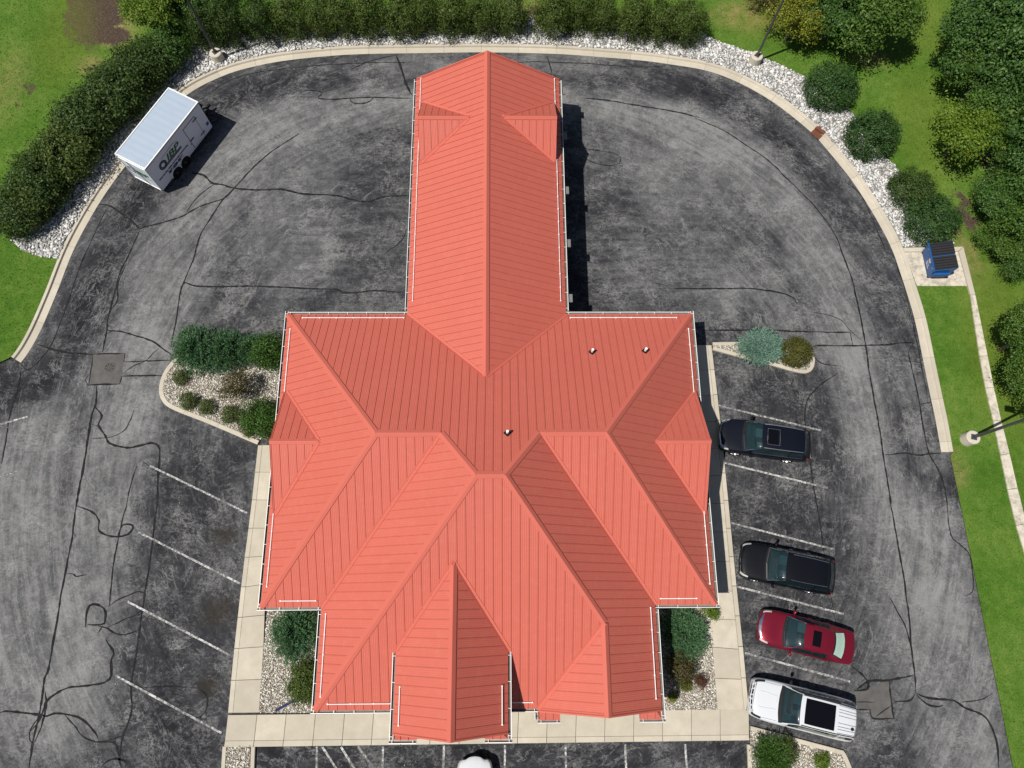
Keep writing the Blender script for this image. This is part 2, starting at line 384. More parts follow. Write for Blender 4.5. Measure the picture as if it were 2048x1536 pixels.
def smoothline(pts, step=0.3):
    """Catmull-Rom through pts"""
    P = np.array(pts, float); out = []
    Q = np.vstack([2 * P[0] - P[1], P, 2 * P[-1] - P[-2]])
    for i in range(1, len(Q) - 2):
        p0, p1, p2, p3 = Q[i - 1], Q[i], Q[i + 1], Q[i + 2]
        m = max(2, int(np.linalg.norm(p2 - p1) / step) + 1)
        for t in np.linspace(0, 1, m, endpoint=False):
            out.append(0.5 * (2 * p1 + (p2 - p0) * t + (2 * p0 - 5 * p1 + 4 * p2 - p3) * t * t + (3 * p1 - p0 - 3 * p2 + p3) * t ** 3))
    out.append(P[-1]); return np.array(out)
def inpoly(P, poly):
    P = np.asarray(P); poly = np.asarray(poly); x, y = P[:, 0], P[:, 1]; r = np.zeros(len(P), bool); j = len(poly) - 1
    for i in range(len(poly)):
        xi, yi = poly[i]; xj, yj = poly[j]
        c = ((yi > y) != (yj > y)) & (x < (xj - xi) * (y - yi) / (yj - yi + 1e-12) + xi); r ^= c; j = i
    return r
def ribbon(mb, pts, w, z, seed=0, taper=True, jit=0.25):
    rs = random.Random(seed); P = np.asarray(pts, float); n = len(P); b = len(mb.v)
    for i in range(n):
        d = P[min(i + 1, n - 1)] - P[max(i - 1, 0)]; d = d / (np.linalg.norm(d) + 1e-9); q = np.array((-d[1], d[0]))
        ww = w * 0.5 * (1 + jit * rs.uniform(-1, 1)) * (min(1, 0.35 + 0.65 * min(i, n - 1 - i) / 3) if taper else 1)
        a, c = P[i] + q * ww, P[i] - q * ww
        mb.v += [(a[0], a[1], z), (c[0], c[1], z)]
    for i in range(n - 1): mb.f.append((b + 2 * i, b + 2 * i + 1, b + 2 * i + 3, b + 2 * i + 2))
    return mb

# ================================================================== GROUND
gm = MB(); gm.quad((-700, -700, -0.3), (700, -700, -0.3), (700, 700, -0.3), (-700, 700, -0.3))
tag(gm.build('ground', 'lawn', fix=False), kind='structure')

# kerb lines traced along the car park edge (asphalt side / lawn side)
K_IN = ([(41, 724), (58, 702), (82, 661), (103, 613), (126, 551), (152, 495), (185, 440), (219, 388), (260, 333), (310, 263), (376, 191), (444, 154), (513, 133), (581, 121), (697, 111),
         (840, 108), (973, 106), (1110, 109), (1178, 113), (1281, 121), (1348, 131), (1416, 143), (1485, 171), (1553, 208), (1621, 263), (1655, 304), (1690, 345), (1724, 393), (1758, 448),
         (1786, 505), (1803, 561), (1826, 637), (1843, 722), (1857, 790), (1871, 849), (1883, 907)])
K_OUT = ([(26, 717), (38, 702), (58, 664), (82, 609), (103, 562), (128, 493), (160, 425), (194, 368), (235, 311), (285, 247), (355, 181), (444, 135), (513, 116), (581, 104), (697, 93),
          (840, 90), (973, 89), (1110, 92), (1178, 97), (1281, 106), (1348, 114), (1416, 126), (1485, 150), (1553, 191), (1621, 243), (1655, 273), (1690, 314), (1724, 358), (1758, 412),
          (1796, 480), (1822, 543), (1850, 630), (1869, 715), (1882, 779), (1893, 835), (1903, 902)])
KI = smoothline(G(K_IN), 0.3); KO = smoothline(G(K_OUT), 0.3)
NK = 720
KI = resample(KI, n=NK); KO = resample(KO, n=NK)
# keep the kerb an even width
c_ = (KI + KO) / 2; d_ = np.gradient(c_, axis=0); d_ /= np.linalg.norm(d_, axis=1)[:, None]; q_ = np.stack([-d_[:, 1], d_[:, 0]], 1)
for _ in range(12): c_[1:-1] = 0.25 * c_[:-2] + 0.5 * c_[1:-1] + 0.25 * c_[2:]
KI = c_ - q_ * 0.31; KO = c_ + q_ * 0.31
EDGE_E = G([(1898, 912), (1919, 1013), (1936, 1096), (1956, 1199), (1980, 1319), (2001, 1421), (2021, 1524), (2045, 1640)])

# asphalt sheet with wear attribute
xs = np.arange(-64, 38, 0.4); ys = np.arange(-30, 37.2, 0.4)
XX, YY = np.meshgrid(xs, ys); V = np.stack([XX.ravel(), YY.ravel(), np.zeros(XX.size)], 1)
nx = len(xs); idx = np.arange(XX.size).reshape(XX.shape)
F = np.stack([idx[:-1, :-1].ravel(), idx[:-1, 1:].ravel(), idx[1:, 1:].ravel(), idx[1:, :-1].ravel()], 1)
me = npmesh('car_park', V, F)
def dist_to(P, line):
    L = resample(line, 0.5); d = np.full(len(P), 1e9)
    for q in L: d = np.minimum(d, np.hypot(P[:, 0] - q[0], P[:, 1] - q[1]))
    return d
P2 = V[:, :2]
wear = np.zeros(len(V)); stain = np.zeros(len(V)); dirx = np.zeros(len(V))
lanes = [(G([(120, 1400), (180, 1150), (230, 900), (290, 690), (330, 560), (400, 420), (500, 290), (640, 210), (820, 175), (1000, 165), (1180, 190), (1330, 235), (1480, 320), (1600, 430), (1690, 560), (1740, 720), (1790, 900), (1840, 1080), (1890, 1300), (1930, 1520)]), 2.2, 0.9),
         (G([(60, 900), (20, 1150), (0, 1400)]), 2.6, 0.8),
         (G([(640, 260), (560, 420), (560, 520)]), 2.5, 0.5), (G([(1300, 300), (1450, 450), (1500, 560)]), 2.6, 0.6)]
for ln, w_, a_ in lanes:
    d = dist_to(P2, ln); wear = np.maximum(wear, a_ * np.clip(1.6 - d / w_, 0, 1))
dk = dist_to(P2, KI)
wear -= 0.9 * np.exp(-((dk - 2.1) / 0.95) ** 2)              # dark fresh-sealed strip next to the kerb
for u, v, r_ in [(448, 1072, 0.5), (437, 1222, 0.7), (418, 1372, 0.45)]:
    q = g(u, v); stain = np.maximum(stain, np.exp(-(((P2[:, 0] - q[0]) / r_ / 1.3) ** 2 + ((P2[:, 1] - q[1]) / r_) ** 2)))
for ln, w_, a_ in [(G([(300, 960), (380, 1200), (360, 1480)]), 2.6, 0.35), (G([(1540, 790), (1570, 1010), (1590, 1250)]), 2.4, 0.32), (G([(520, 1515), (1490, 1512)]), 1.2, 0.4)]:
    d = dist_to(P2, ln); wear -= a_ * np.clip(1.5 - d / w_, 0, 1)
dirx = np.clip((16.0 - np.abs(P2[:, 0])) / 4, 0, 1) * np.clip((P2[:, 1] - 14) / 2, 0, 1) * np.clip((29 - P2[:, 1]) / 5, 0, 1)
att = me.color_attributes.new('wear', 'FLOAT_COLOR', 'POINT')
cc = np.ones((len(V), 4), np.float32); cc[:, 0] = np.clip(wear, -1, 1); cc[:, 1] = stain; cc[:, 2] = dirx
att.data.foreach_set('color', cc.ravel())
lot = tag(link('car_park', me, 'asphalt'), kind='structure')

# kerb built as cast segments
PROF = [(0.0, -0.06), (0.0, 0.012), (0.36, 0.03), (0.40, 0.035), (0.445, 0.14), (0.46, 0.15), (0.60, 0.15), (0.62, 0.145), (0.62, -0.06)]
kerb = empty('kerb', kind='structure')
step = 21
for a0 in range(0, NK - 1, step):
    a1 = min(NK - 1, a0 + step); mb = MB(); ids = list(range(a0, a1 + 1, 3))
    if ids[-1] != a1: ids.append(a1)
    n_ = len(PROF)
    for k, i in enumerate(ids):
        for t, z in PROF:
            sh = 0.006 if k == 0 else (-0.006 if k == len(ids) - 1 else 0)
            p = KI[i] + (KO[i] - KI[i]) / 0.62 * t + d_[i] * sh
            mb.v.append((p[0], p[1], z))
    for k in range(len(ids) - 1):
        for j in range(n_ - 1): mb.f.append((k * n_ + j, k * n_ + j + 1, (k + 1) * n_ + j + 1, (k + 1) * n_ + j))
    mb.f.append(tuple(range(n_))); mb.f.append(tuple((len(ids) - 1) * n_ + n_ - 1 - j for j in range(n_)))
    mb.build('kerb_segment', 'kerb', kerb)

# lawn
ZL = 0.12
out_far = [(75, -40), (75, 95), (-75, 95), (-75, 16.0)]
LAWN = [tuple(p) for p in KO[::6]] + [tuple(KO[-1])] + [tuple(p) for p in resample(EDGE_E, 0.5)] + [(28.8, -40)] + out_far + [(-45, 15.0), g(-120, 757), g(0, 727)]
rl = np.random.default_rng(5)
def cdt(poly, spacing, jitter, bounds, rs):
    x0, x1, y0, y1 = bounds
    gx, gy = np.meshgrid(np.arange(x0, x1, spacing), np.arange(y0, y1, spacing)); P = np.stack([gx.ravel(), gy.ravel()], 1) + rs.uniform(-jitter, jitter, (gx.size, 2))
    P = P[inpoly(P, poly)]
    pts = [Vector(p) for p in poly] + [Vector(p) for p in P]; nb = len(poly)
    r = delaunay_2d_cdt(pts, [], [list(range(nb))], 1, 1e-5)
    return r[0], [tuple(f) for f in r[2]]
vv, ff = cdt(LAWN, 0.7, 0.2, (-48, 48, -14, 58), rl)
P2 = np.array([(p.x, p.y) for p in vv])
def blob(P, u, v, rx, ry=None, ang=0.0, z=ZL):
    q = g(u, v, z); ry = ry or rx; dx, dy = P[:, 0] - q[0], P[:, 1] - q[1]; c, s_ = math.cos(ang), math.sin(ang)
    return np.exp(-(((dx * c + dy * s_) / rx) ** 2 + ((-dx * s_ + dy * c) / ry) ** 2) ** 2)
me = mesh('lawn', [(p[0], p[1], ZL) for p in P2], ff)
bare = np.maximum(blob(P2, 190, 22, 2.4, 3.4), blob(P2, 225, 70, 1.4, 1.0)); bare = np.maximum(bare, 0.8 * blob(P2, 1930, 420, 0.8, 2.2, 0.2)); bare = np.maximum(bare, 0.7 * blob(P2, 1060, 20, 1.5, 0.6)); bare = np.maximum(bare, blob(P2, 2030, 250, 4, 6) * 0.9)
bare = np.maximum(bare, 0.6 * blob(P2, 55, 180, 0.6, 2.2, -0.3))
dry = np.maximum.reduce([blob(P2, 180, 130, 0.9, .6), blob(P2, 1050, 22, 2, .7), blob(P2, 1500, 30, 2.5, 1.2), blob(P2, 1740, 115, 1.2, .6), blob(P2, 1920, 500, 1.0, 2.4, .4) * .8, blob(P2, 235, 62, 1.2, 1.5), blob(P2, 20, 170, 1.2, 3) * .35, blob(P2, 1910, 935, .5, 1.2) * .6])
yel = np.maximum.reduce([blob(P2, 130, 70, 2.0, 4.5) * .5, blob(P2, 1860, 40, 1.8, 4) * .5, blob(P2, 1850, 250, 2.2, 5) * .45, blob(P2, 2010, 700, 2.5, 6) * .6, blob(P2, 1560, 40, 4, 2) * .5, blob(P2, 1200, 20, 6, 1.2) * .2])
att = me.color_attributes.new('bare', 'FLOAT_COLOR', 'POINT'); cc = np.ones((len(P2), 4), np.float32); cc[:, 0] = bare; cc[:, 1] = dry; cc[:, 2] = yel
att.data.foreach_set('color', cc.ravel())
tag(link('lawn', me, 'lawn'), kind='structure')

# crack sealant, painted bays and patches lie on the asphalt
Z1, Z2, Z3 = 0.004, 0.008, 0.012
for pl in (cr(4, [(545, 612), (728, 608), (725, 655), (716, 700), (712, 740), (700, 785), (520, 787)]), cr(8, [(1050, 1090), (1150, 1060), (1262, 1032), (1272, 1120), (1284, 1205), (1288, 1246), (1160, 1245), (1150, 1195), (1050, 1190)])):
    P = G(pl); mb = MB(); mb.quad(*[(x, y, Z1) for x, y in P]); mb.build('asphalt_patch', 'patch', lot)
CR = [
 (1, .11, [(570, 1195), (640, 1205), (700, 1240), (790, 1310), (815, 1345)]), (1, .1, [(815, 1345), (840, 1330), (930, 1310), (1060, 1270), (1170, 1210), (1310, 1160), (1380, 1095)]),
 (1, .06, [(800, 1325), (825, 1310), (850, 1325)]), (1, .1, [(815, 1345), (790, 1410), (760, 1480), (735, 1536)]),
 (1, .09, [(1130, 1536), (1150, 1450), (1190, 1350), (1250, 1250), (1310, 1160), (1380, 1090), (1480, 980), (1600, 880), (1720, 800), (1750, 780)]),
 (1, .13, [(1120, 1010), (1190, 1025), (1240, 1070), (1300, 1080), (1370, 1100), (1500, 1110), (1640, 1105), (1760, 1130), (1900, 1135), (2000, 1145), (2048, 1160), (2150, 1178), (2250, 1150), (2380, 1145)]),
 (1, .07, [(1090, 1245), (1150, 1160), (1250, 1080)]), (1, .1, [(1760, 545), (1790, 530), (1870, 535), (1880, 555), (1865, 575), (1960, 580), (2048, 574), (2180, 570), (2410, 575)]),
 (2, .1, [(0, 575), (20, 600), (80, 605), (120, 590), (135, 570)]), (2, .08, [(0, 410), (100, 365), (265, 325)]), (2, .16, [(270, 320), (300, 400), (330, 490), (360, 555)]),
 (1, .05, [(480, 1536), (540, 1390), (620, 1230)]), (1, .06, [(1160, 590), (1400, 450), (1700, 400), (2048, 372), (2400, 365)]), (2, .06, [(820, 365), (1100, 362), (1450, 380), (1700, 395), (1850, 385)]),
 (2, .1, [(1155, 330), (1170, 380), (1180, 430)]), (2, .1, [(1360, 572), (1500, 590), (1700, 620), (1900, 655), (2048, 690)]),
 (3, .08, [(120, 690), (300, 770), (450, 870), (560, 950), (650, 1040), (760, 1150), (870, 1270), (950, 1400), (1000, 1536)]),
 (5, .1, [(975, 0), (1020, 100), (1060, 230), (1100, 400), (1130, 560), (1160, 740), (1190, 930), (1230, 1190), (1260, 1400), (1275, 1536)]),
 (8, .1, [(1270, 0), (1300, 200), (1340, 420), (1370, 650), (1390, 850), (1410, 1000), (1412, 1095)]),
 (2, .06, [(1370, 870), (1450, 880), (1550, 900), (1585, 930), (1560, 960), (1480, 965), (1400, 940), (1365, 910)]), (2, .06, [(330, 1340), (300, 1410), (200, 1490)]),
 (4, .1, [(770, 0), (700, 140), (680, 220), (650, 330), (630, 420), (625, 470), (600, 600)]), (4, .08, [(740, 80), (690, 200), (690, 290), (650, 350)]), (4, .08, [(1150, 0), (1110, 100), (1075, 190), (1055, 250), (1030, 400), (1000, 580)]),
 (4, .1, [(1058, 265), (1060, 220), (1080, 190), (1120, 205), (1200, 215), (1500, 212), (1750, 215), (1960, 218), (2000, 240), (2070, 242), (2200, 235), (2350, 250)]),
 (4, .1, [(625, 470), (700, 475), (790, 500), (890, 530), (960, 580), (1010, 615)]), (4, .06, [(630, 430), (660, 465)]), (4, .07, [(615, 495), (660, 470)]),
 (4, .14, [(215, 550), (290, 575), (400, 600), (545, 612)]), (4, .1, [(545, 610), (730, 605)]), (4, .1, [(730, 605), (725, 655)]), (4, .09, [(725, 655), (850, 652), (1000, 645)]), (4, .07, [(545, 612), (520, 785)]), (4, .11, [(515, 790), (700, 785)]), (4, .1, [(700, 785), (712, 740)]), (4, .09, [(712, 740), (960, 735)]),
 (4, .05, [(730, 715), (780, 680), (850, 650), (900, 600), (930, 575)]), (4, .05, [(525, 720), (500, 760), (515, 790)]),
 (4, .13, [(565, 795), (560, 900), (540, 960), (520, 1080), (490, 1250), (460, 1400), (440, 1536)]), (6, .11, [(445, 0), (420, 200), (370, 450), (330, 700), (290, 950), (265, 1010), (240, 1180), (230, 1230), (190, 1400), (170, 1536)]),
 (4, .12, [(550, 910), (600, 970), (580, 1020), (620, 1090), (640, 1130), (700, 1150), (770, 1160), (890, 1135), (935, 1170), (930, 1300), (915, 1536)]),
 (6, .1, [(918, 0), (890, 250), (850, 500), (820, 720), (790, 900), (765, 1080), (770, 1200), (740, 1300), (720, 1350), (700, 1480), (710, 1536)]),
 (4, .08, [(535, 1022), (570, 1030), (600, 1060)]), (4, .04, [(470, 1055), (530, 1020)]), (4, .06, [(530, 1105), (640, 1095), (720, 1060), (760, 1000), (785, 935)]),
 (4, .08, [(840, 1240), (880, 1268)]), (4, .06, [(800, 1265), (760, 1400), (735, 1536)]), (6, .08, [(740, 0), (710, 130), (680, 250), (660, 400), (640, 590)]),
 (4, .09, [(125, 690), (110, 780), (60, 960), (40, 1080), (10, 1250)]), (4, .06, [(115, 660), (170, 695), (280, 580), (350, 420), (400, 280), (480, 60), (515, 0)]),
 (6, .1, [(450, 0), (540, 40), (580, 90), (575, 135), (620, 165), (690, 180), (750, 165), (780, 130), (765, 110), (720, 115), (700, 150), (690, 180)]),
 (6, .08, [(385, 400), (430, 400), (445, 415), (510, 405)]), (6, .05, [(425, 150), (440, 175), (435, 195)]),
 (6, .12, [(500, 710), (510, 610), (540, 580), (590, 590), (615, 625), (605, 690), (560, 698), (510, 695)]), (6, .08, [(635, 590), (700, 550), (800, 505), (845, 515)]), (6, .06, [(620, 715), (720, 670), (790, 640), (835, 605)]),
 (6, .08, [(575, 705), (620, 720), (690, 755), (770, 745), (815, 725)]), (6, .14, [(600, 705), (575, 745)]),
 (6, .12, [(620, 785), (660, 840), (670, 870), (655, 900), (655, 990), (620, 1030), (520, 1050), (400, 1065), (330, 1095), (280, 1140), (255, 1200), (230, 1260), (180, 1320)]),
 (6, .08, [(680, 1000), (760, 1040), (830, 1065)]), (6, .07, [(830, 1065), (950, 1060), (1110, 1062)]), (6, .07, [(830, 1065), (930, 1130), (1060, 1200), (1150, 1240), (1190, 1220), (1215, 1170), (1210, 1110), (1170, 1075)]),
 (6, .11, [(0, 1210), (60, 1200), (230, 1218), (280, 1230), (320, 1215), (380, 1220), (460, 1240), (520, 1280), (560, 1330), (575, 1370)]), (6, .07, [(380, 1225), (430, 1290), (480, 1350), (540, 1380), (600, 1385), (700, 1355), (740, 1340)]),
 (6, .1, [(600, 1385), (670, 1390), (690, 1440), (700, 1480)]), (6, .07, [(230, 1230), (180, 1310), (175, 1370), (200, 1400)]), (6, .11, [(590, 1536), (620, 1500), (680, 1480), (740, 1500), (730, 1536)]), (6, .1, [(265, 1090), (270, 1180), (240, 1300), (200, 1390)]),
 (5, .1, [(0, 225), (200, 228), (400, 228), (550, 240), (650, 260), (700, 285), (720, 320)]), (5, .1, [(160, 470), (500, 472), (800, 478), (1030, 482)]), (5, .09, [(1030, 482), (1045, 555)]), (5, .1, [(805, 585), (830, 560), (1000, 560), (1130, 560), (1250, 555), (1320, 545), (1395, 545), (1375, 590)]),
 (5, .04, [(800, 360), (900, 380), (980, 410), (1030, 470), (1110, 540)]), (5, .07, [(815, 620), (850, 655), (900, 670), (980, 680)]), (5, .08, [(960, 720), (870, 780), (810, 840), (775, 910), (770, 1000), (790, 1180), (820, 1400), (840, 1536)]),
 (8, .08, [(840, 0), (870, 220), (880, 300)]), (8, .07, [(915, 520), (945, 680)]), (5, .1, [(1235, 1198), (1340, 1188), (1430, 1200), (1490, 1190), (1560, 1190)]),
 (5, .09, [(1370, 590), (1395, 720), (1430, 880), (1460, 1050), (1490, 1190), (1550, 1290), (1590, 1420), (1600, 1536)]), (8, .07, [(1595, 0), (1620, 170), (1680, 230), (1730, 290), (1755, 450), (1745, 510), (1700, 532)]),
 (5, .07, [(1385, 650), (1450, 660)]), (5, .09, [(1440, 905), (1500, 890)]), (5, .06, [(1290, 60), (1340, 200), (1390, 400), (1440, 640), (1480, 850)]),
 (8, .09, [(1265, 540), (1310, 620), (1360, 720), (1390, 850)]), (8, .12, [(1400, 995), (1270, 1020), (1150, 1025), (1070, 1075)]), (8, .11, [(1030, 930), (1110, 1000), (1135, 1040), (1130, 1075), (1050, 1085)]),
 (8, .12, [(1260, 1030), (1280, 1200), (1290, 1250)]), (8, .1, [(1150, 1195), (1160, 1245), (1290, 1248)]), (8, .08, [(1050, 1195), (1150, 1195)]), (8, .07, [(1180, 1235), (1280, 1165)]), (8, .1, [(1412, 1095), (1380, 1140), (1290, 1148)]),
 (8, .11, [(1412, 1095), (1470, 1120), (1560, 1135), (1640, 1145), (1700, 1185), (1800, 1230), (1850, 1290), (1890, 1420), (1900, 1536)]), (8, .09, [(1420, 1105), (1480, 1160), (1540, 1178), (1575, 1168)]), (8, .07, [(1680, 1150), (1800, 1135), (1860, 1100)]), (8, .05, [(1300, 1250), (1330, 1330)]),
 (8, .05, [(1050, 1150), (1180, 1150)]), (3, .06, [(1000, 1060), (1100, 1150), (1190, 1350), (1250, 1500)]),
]
for k, (c, w, pts) in enumerate(CR):
    P = smoothline(G(cr(c, pts)), 0.22)
    rj = np.random.default_rng(k); off = np.cumsum(rj.normal(0, 0.012, P.shape), 0); off -= np.linspace(0, 1, len(P))[:, None] * off[-1]; P = P + off * 0.8
    mb = MB(); ribbon(mb, P, w * 0.9, Z2 + 0.0006 * (k % 5), k, jit=0.42); mb.build('crack_seal', 'seal', lot, fix=False)
STR = [((299, 931), (494, 1026)), ((277, 1064), (480, 1167)), ((255, 1203), (462, 1311)), ((231, 1351), (443, 1466)), ((-60, 867), (55, 833)), ((-60, 972), (34, 942)), ((-60, 1080), (7, 1060)),
       ((1437, 811), (1642, 861)), ((1450, 926), (1655, 976)), ((1463, 1046), (1669, 1099)), ((1474, 1173), (1687, 1228)), ((1490, 1306), (1700, 1363)),
       ((634, 1493), (630, 1640)), ((766, 1493), (763, 1640)), ((888, 1491), (884, 1640)), ((1010, 1490), (1009, 1640)), ((1131, 1489), (1134, 1640)), ((1250, 1488), (1257, 1640)), ((1370, 1488), (1381, 1640)),
       ((645, 1494), (738, 1640)), ((682, 1494), (800, 1680)), ((716, 1493), (800, 1610))]
for k, (a, b_) in enumerate(STR):
    P = resample(G([a, b_]), 0.25); mb = MB(); ribbon(mb, P, 0.105, Z3, k, taper=False, jit=0.06); mb.build('bay_line', 'stripe', lot, fix=False)

# ------------------------------------------------------------------ sidewalks
ZS = 0.13
def slab(mb, p, z=ZS):      # p: 4 corners counter-clockwise, bevelled top
    P = np.array(p); c = P.mean(0); Q = c + (P - c) * (1 - 0.012 / np.linalg.norm(P - c, axis=1)[:, None]); R = c + (P - c) * (1 - 0.030 / np.linalg.norm(P - c, axis=1)[:, None])
    b = len(mb.v); mb.v += [(x, y, -0.05) for x, y in Q] + [(x, y, z - 0.012) for x, y in Q] + [(x, y, z) for x, y in R]
    for r in (0, 4):
        for i in range(4): j = (i + 1) % 4; mb.f.append((b + r + i, b + r + j, b + r + 4 + j, b + r + 4 + i))
    mb.f.append((b + 8, b + 9, b + 10, b + 11)); return mb
walk = empty('sidewalk', kind='structure')
base = MB()
def strip(A, B, cuts, name='slab', mat='concrete', par=None, z=ZS):
    """A, B polylines on both sides with matching ends; cuts = number of slabs"""
    A = resample(A, n=cuts + 1); B = resample(B, n=cuts + 1)
    for i in range(cuts): slab(MB_ := MB(), [A[i], A[i + 1], B[i + 1], B[i]], z).build(name, mat, par or walk)
def lerp(a, b, t): return (a[0] + (b[0] - a[0]) * t, a[1] + (b[1] - a[1]) * t)
def off(line, dx): return [(x + dx, y) for x, y in line]
Wo = G([(516, 890), (502, 1018), (485, 1148), (468, 1301), (456, 1426)], ZS)
Wk = off(Wo, 0.24)
strip(Wo, Wk, 9, 'kerb_stone', 'kerb'); strip(Wk, [(-11.25, Wo[0][1]), (-11.2, Wo[1][1]), (g(532, 1150, ZS)[0], Wo[2][1]), (g(527, 1301, ZS)[0], Wo[3][1]), (g(518, 1426, ZS)[0], Wo[4][1])], 9)
Eo = G([(1423, 690), (1437, 808), (1451, 944), (1464, 1079), (1474, 1182), (1485, 1284), (1498, 1420)], ZS)
Ek = off(Eo, -0.24)
strip(Eo, Ek, 13, 'kerb_stone', 'kerb')
strip(Ek[:5], [(10.06, Eo[0][1]), (10.06, Eo[1][1]), (10.06, Eo[2][1]), (10.06, Eo[3][1]), (10.06, Eo[4][1])], 9)
strip(Ek[4:], [(10.06, Eo[4][1])] + G([(1424, 1284), (1435, 1420)], ZS), 4)
yA = g(1000, 1425, ZS)[1]; yB = g(1000, 1477, ZS)[1]; yC = g(1000, 1488, ZS)[1]
FA = [(g(456, 1426, ZS)[0], yA), (g(1498, 1420, ZS)[0], yA + 0.06)]; FB = [(g(450, 1478, ZS)[0], yB), (g(1499, 1474, ZS)[0], yB + 0.06)]; FC = [(g(448, 1490, ZS)[0], yC - 0.03), (g(1500, 1485, ZS)[0], yC + 0.06)]
strip(FA, FB, 18); strip(FB, FC, 18, 'kerb_stone', 'kerb')
strip([(-8.4, -4.45), (7.1, -4.45)], [(-8.4, yA + 0.005), (7.1, yA + 0.03)], 11)
# dumpster pad with raised rim, and the long concrete strip beside the lawn
pad = empty('concrete_pad', kind='structure')
PP = G([(1809, 505), (1917, 503), (1935, 572), (1834, 572)], ZL)
mb = MB(); mb.prism(PP, 0.0, 0.135); o = mb.build('pad_slab', 'pad', pad)
bm = bmesh.new(); bm.from_mesh(o.data); bmesh.ops.triangulate(bm, faces=bm.faces); bmesh.ops.subdivide_edges(bm, edges=bm.edges, cuts=3, use_grid_fill=True); bm.to_mesh(o.data); bm.free()
at_ = o.data.color_attributes.new('rust', 'FLOAT_COLOR', 'POINT'); q = g(1833, 540, ZL)
for i, v in enumerate(o.data.vertices): f = math.exp(-(((v.co.x - q[0]) / 0.9) ** 2 + ((v.co.y - q[1]) / 0.8) ** 2)); at_.data[i].color = (f, f, f, 1)
for a, b_ in ((((1806, 496), (1926, 494)), ((1809, 504), (1917, 502.5))), (((1926, 494), (1950, 590)), ((1917, 502.5), (1940, 590)))):
    P = G(list(a) + list(reversed(b_)), 0.2); mb = MB(); slab(mb, P, 0.24); mb.build('pad_rim', 'kerb', pad)
sa = smoothline(G([(1940, 590), (1963, 739), (1980, 815), (1997, 893), (2025, 1025), (2050, 1110), (2075, 1200)], 0.16), 0.4); sb = smoothline(G([(1950, 590), (1980, 739), (1995, 815), (2011, 876), (2045, 1020), (2068, 1105), (2093, 1195)], 0.16), 0.4)
cs = empty('concrete_edging', kind='structure'); strip(sa, sb, 9, 'edging_block', 'pad', cs, 0.2)

# ------------------------------------------------------------------ planting beds with kerbs
ICO = bmesh.new(); bmesh.ops.create_icosphere(ICO, subdivisions=1, radius=1); icoV = np.array([v.co[:] for v in ICO.verts]); icoF = np.array([[v.index for v in f.verts] for f in ICO.faces]); ICO.free()
octV = np.array([(1, 0, 0), (-1, 0, 0), (0, 1, 0), (0, -1, 0), (0, 0, 1), (0, 0, -1.)]); octF = np.array([(0, 2, 4), (2, 1, 4), (1, 3, 4), (3, 0, 4), (2, 0, 5), (1, 2, 5), (3, 1, 5), (0, 3, 5)])
def scatter_pts(poly, sp, rs, jit=0.5):
    A = np.array(poly); x0, y0 = A.min(0); x1, y1 = A.max(0)
    gx, gy = np.meshgrid(np.arange(x0, x1, sp), np.arange(y0, y1, sp * 0.9)); gx[::2] += sp / 2
    P = np.stack([gx.ravel(), gy.ravel()], 1) + rs.uniform(-jit, jit, (gx.size, 2)) * sp
    return P[inpoly(P, poly)]
def stones(name, P, z, size, mat, BV, BF, rs, label, flat=0.6, parent=None):
    n = len(P); sc = size * np.exp(rs.normal(-.08, .33, (n, 1, 1))).clip(.45, 2.0) * rs.uniform(0.75, 1.25, (n, 1, 3)); sc[:, :, 2] *= flat
    jit = 1 + rs.uniform(-0.22, 0.22, (n, len(BV), 1))
    Vs = BV[None] * jit * sc
    th = rs.uniform(0, 6.28, n); c, s_ = np.cos(th), np.sin(th); tl = rs.normal(0, 0.35, n)
    x, y, zz = Vs[:, :, 0].copy(), Vs[:, :, 1].copy(), Vs[:, :, 2].copy()
    zz2 = zz + x * tl[:, None]
    Vs[:, :, 0] = x * c[:, None] - y * s_[:, None] + P[:, None, 0]; Vs[:, :, 1] = x * s_[:, None] + y * c[:, None] + P[:, None, 1]
    Vs[:, :, 2] = zz2 + z + rs.uniform(0, size * 0.5, (n, 1))
    Fs = (BF[None] + (np.arange(n) * len(BV))[:, None, None]).reshape(-1, 3)
    o = link(name, npmesh(name, Vs.reshape(-1, 3), Fs), mat, parent)
    if parent is None: tag(o, label, 'stones', kind='stuff')
    else: o['kind'] = 'stuff'
    return o
rs = np.random.default_rng(11)
def flatpoly(name, poly, z, mat, **k):
    vv, ff = cdt(poly, 50, 0, (0, 1, 0, 1), rs); me = mesh(name, [(p.x, p.y, z) for p in vv], ff); return tag(link(name, me, mat), **k)
# white stone band along the kerb
RO = [(27, 485), (22, 470), (40, 430), (95, 350), (150, 272), (215, 195), (285, 130), (340, 95), (385, 85), (430, 74), (520, 66), (600, 62), (760, 55), (900, 52), (1030, 50), (1045, 38), (1062, 32), (1075, 48), (1110, 60),
      (1200, 62), (1330, 66), (1405, 68), (1416, 75), (1502, 106), (1587, 143), (1618, 161), (1650, 200), (1700, 222), (1710, 236), (1740, 285), (1775, 318), (1799, 345), (1815, 400), (1850, 455), (1906, 482), (1908, 493), (1806, 494)]
i0 = int(np.argmin(np.hypot(*(KO - np.array(g(114, 518))).T))); i1 = int(np.argmin(np.hypot(*(KO - np.array(g(1803, 495))).T)))
ROm = G(RO, ZL)
BED = [tuple(p) for p in smoothline(ROm[:-2], 0.6)] + ROm[-2:] + [tuple(p) for p in KO[i0:i1:5][::-1]] + G([(75, 512), (45, 501)], ZL)
flatpoly('stone_bed_ground', BED, ZL + 0.012, 'stone_bed', kind='structure')
P = scatter_pts(BED, 0.108, rs)
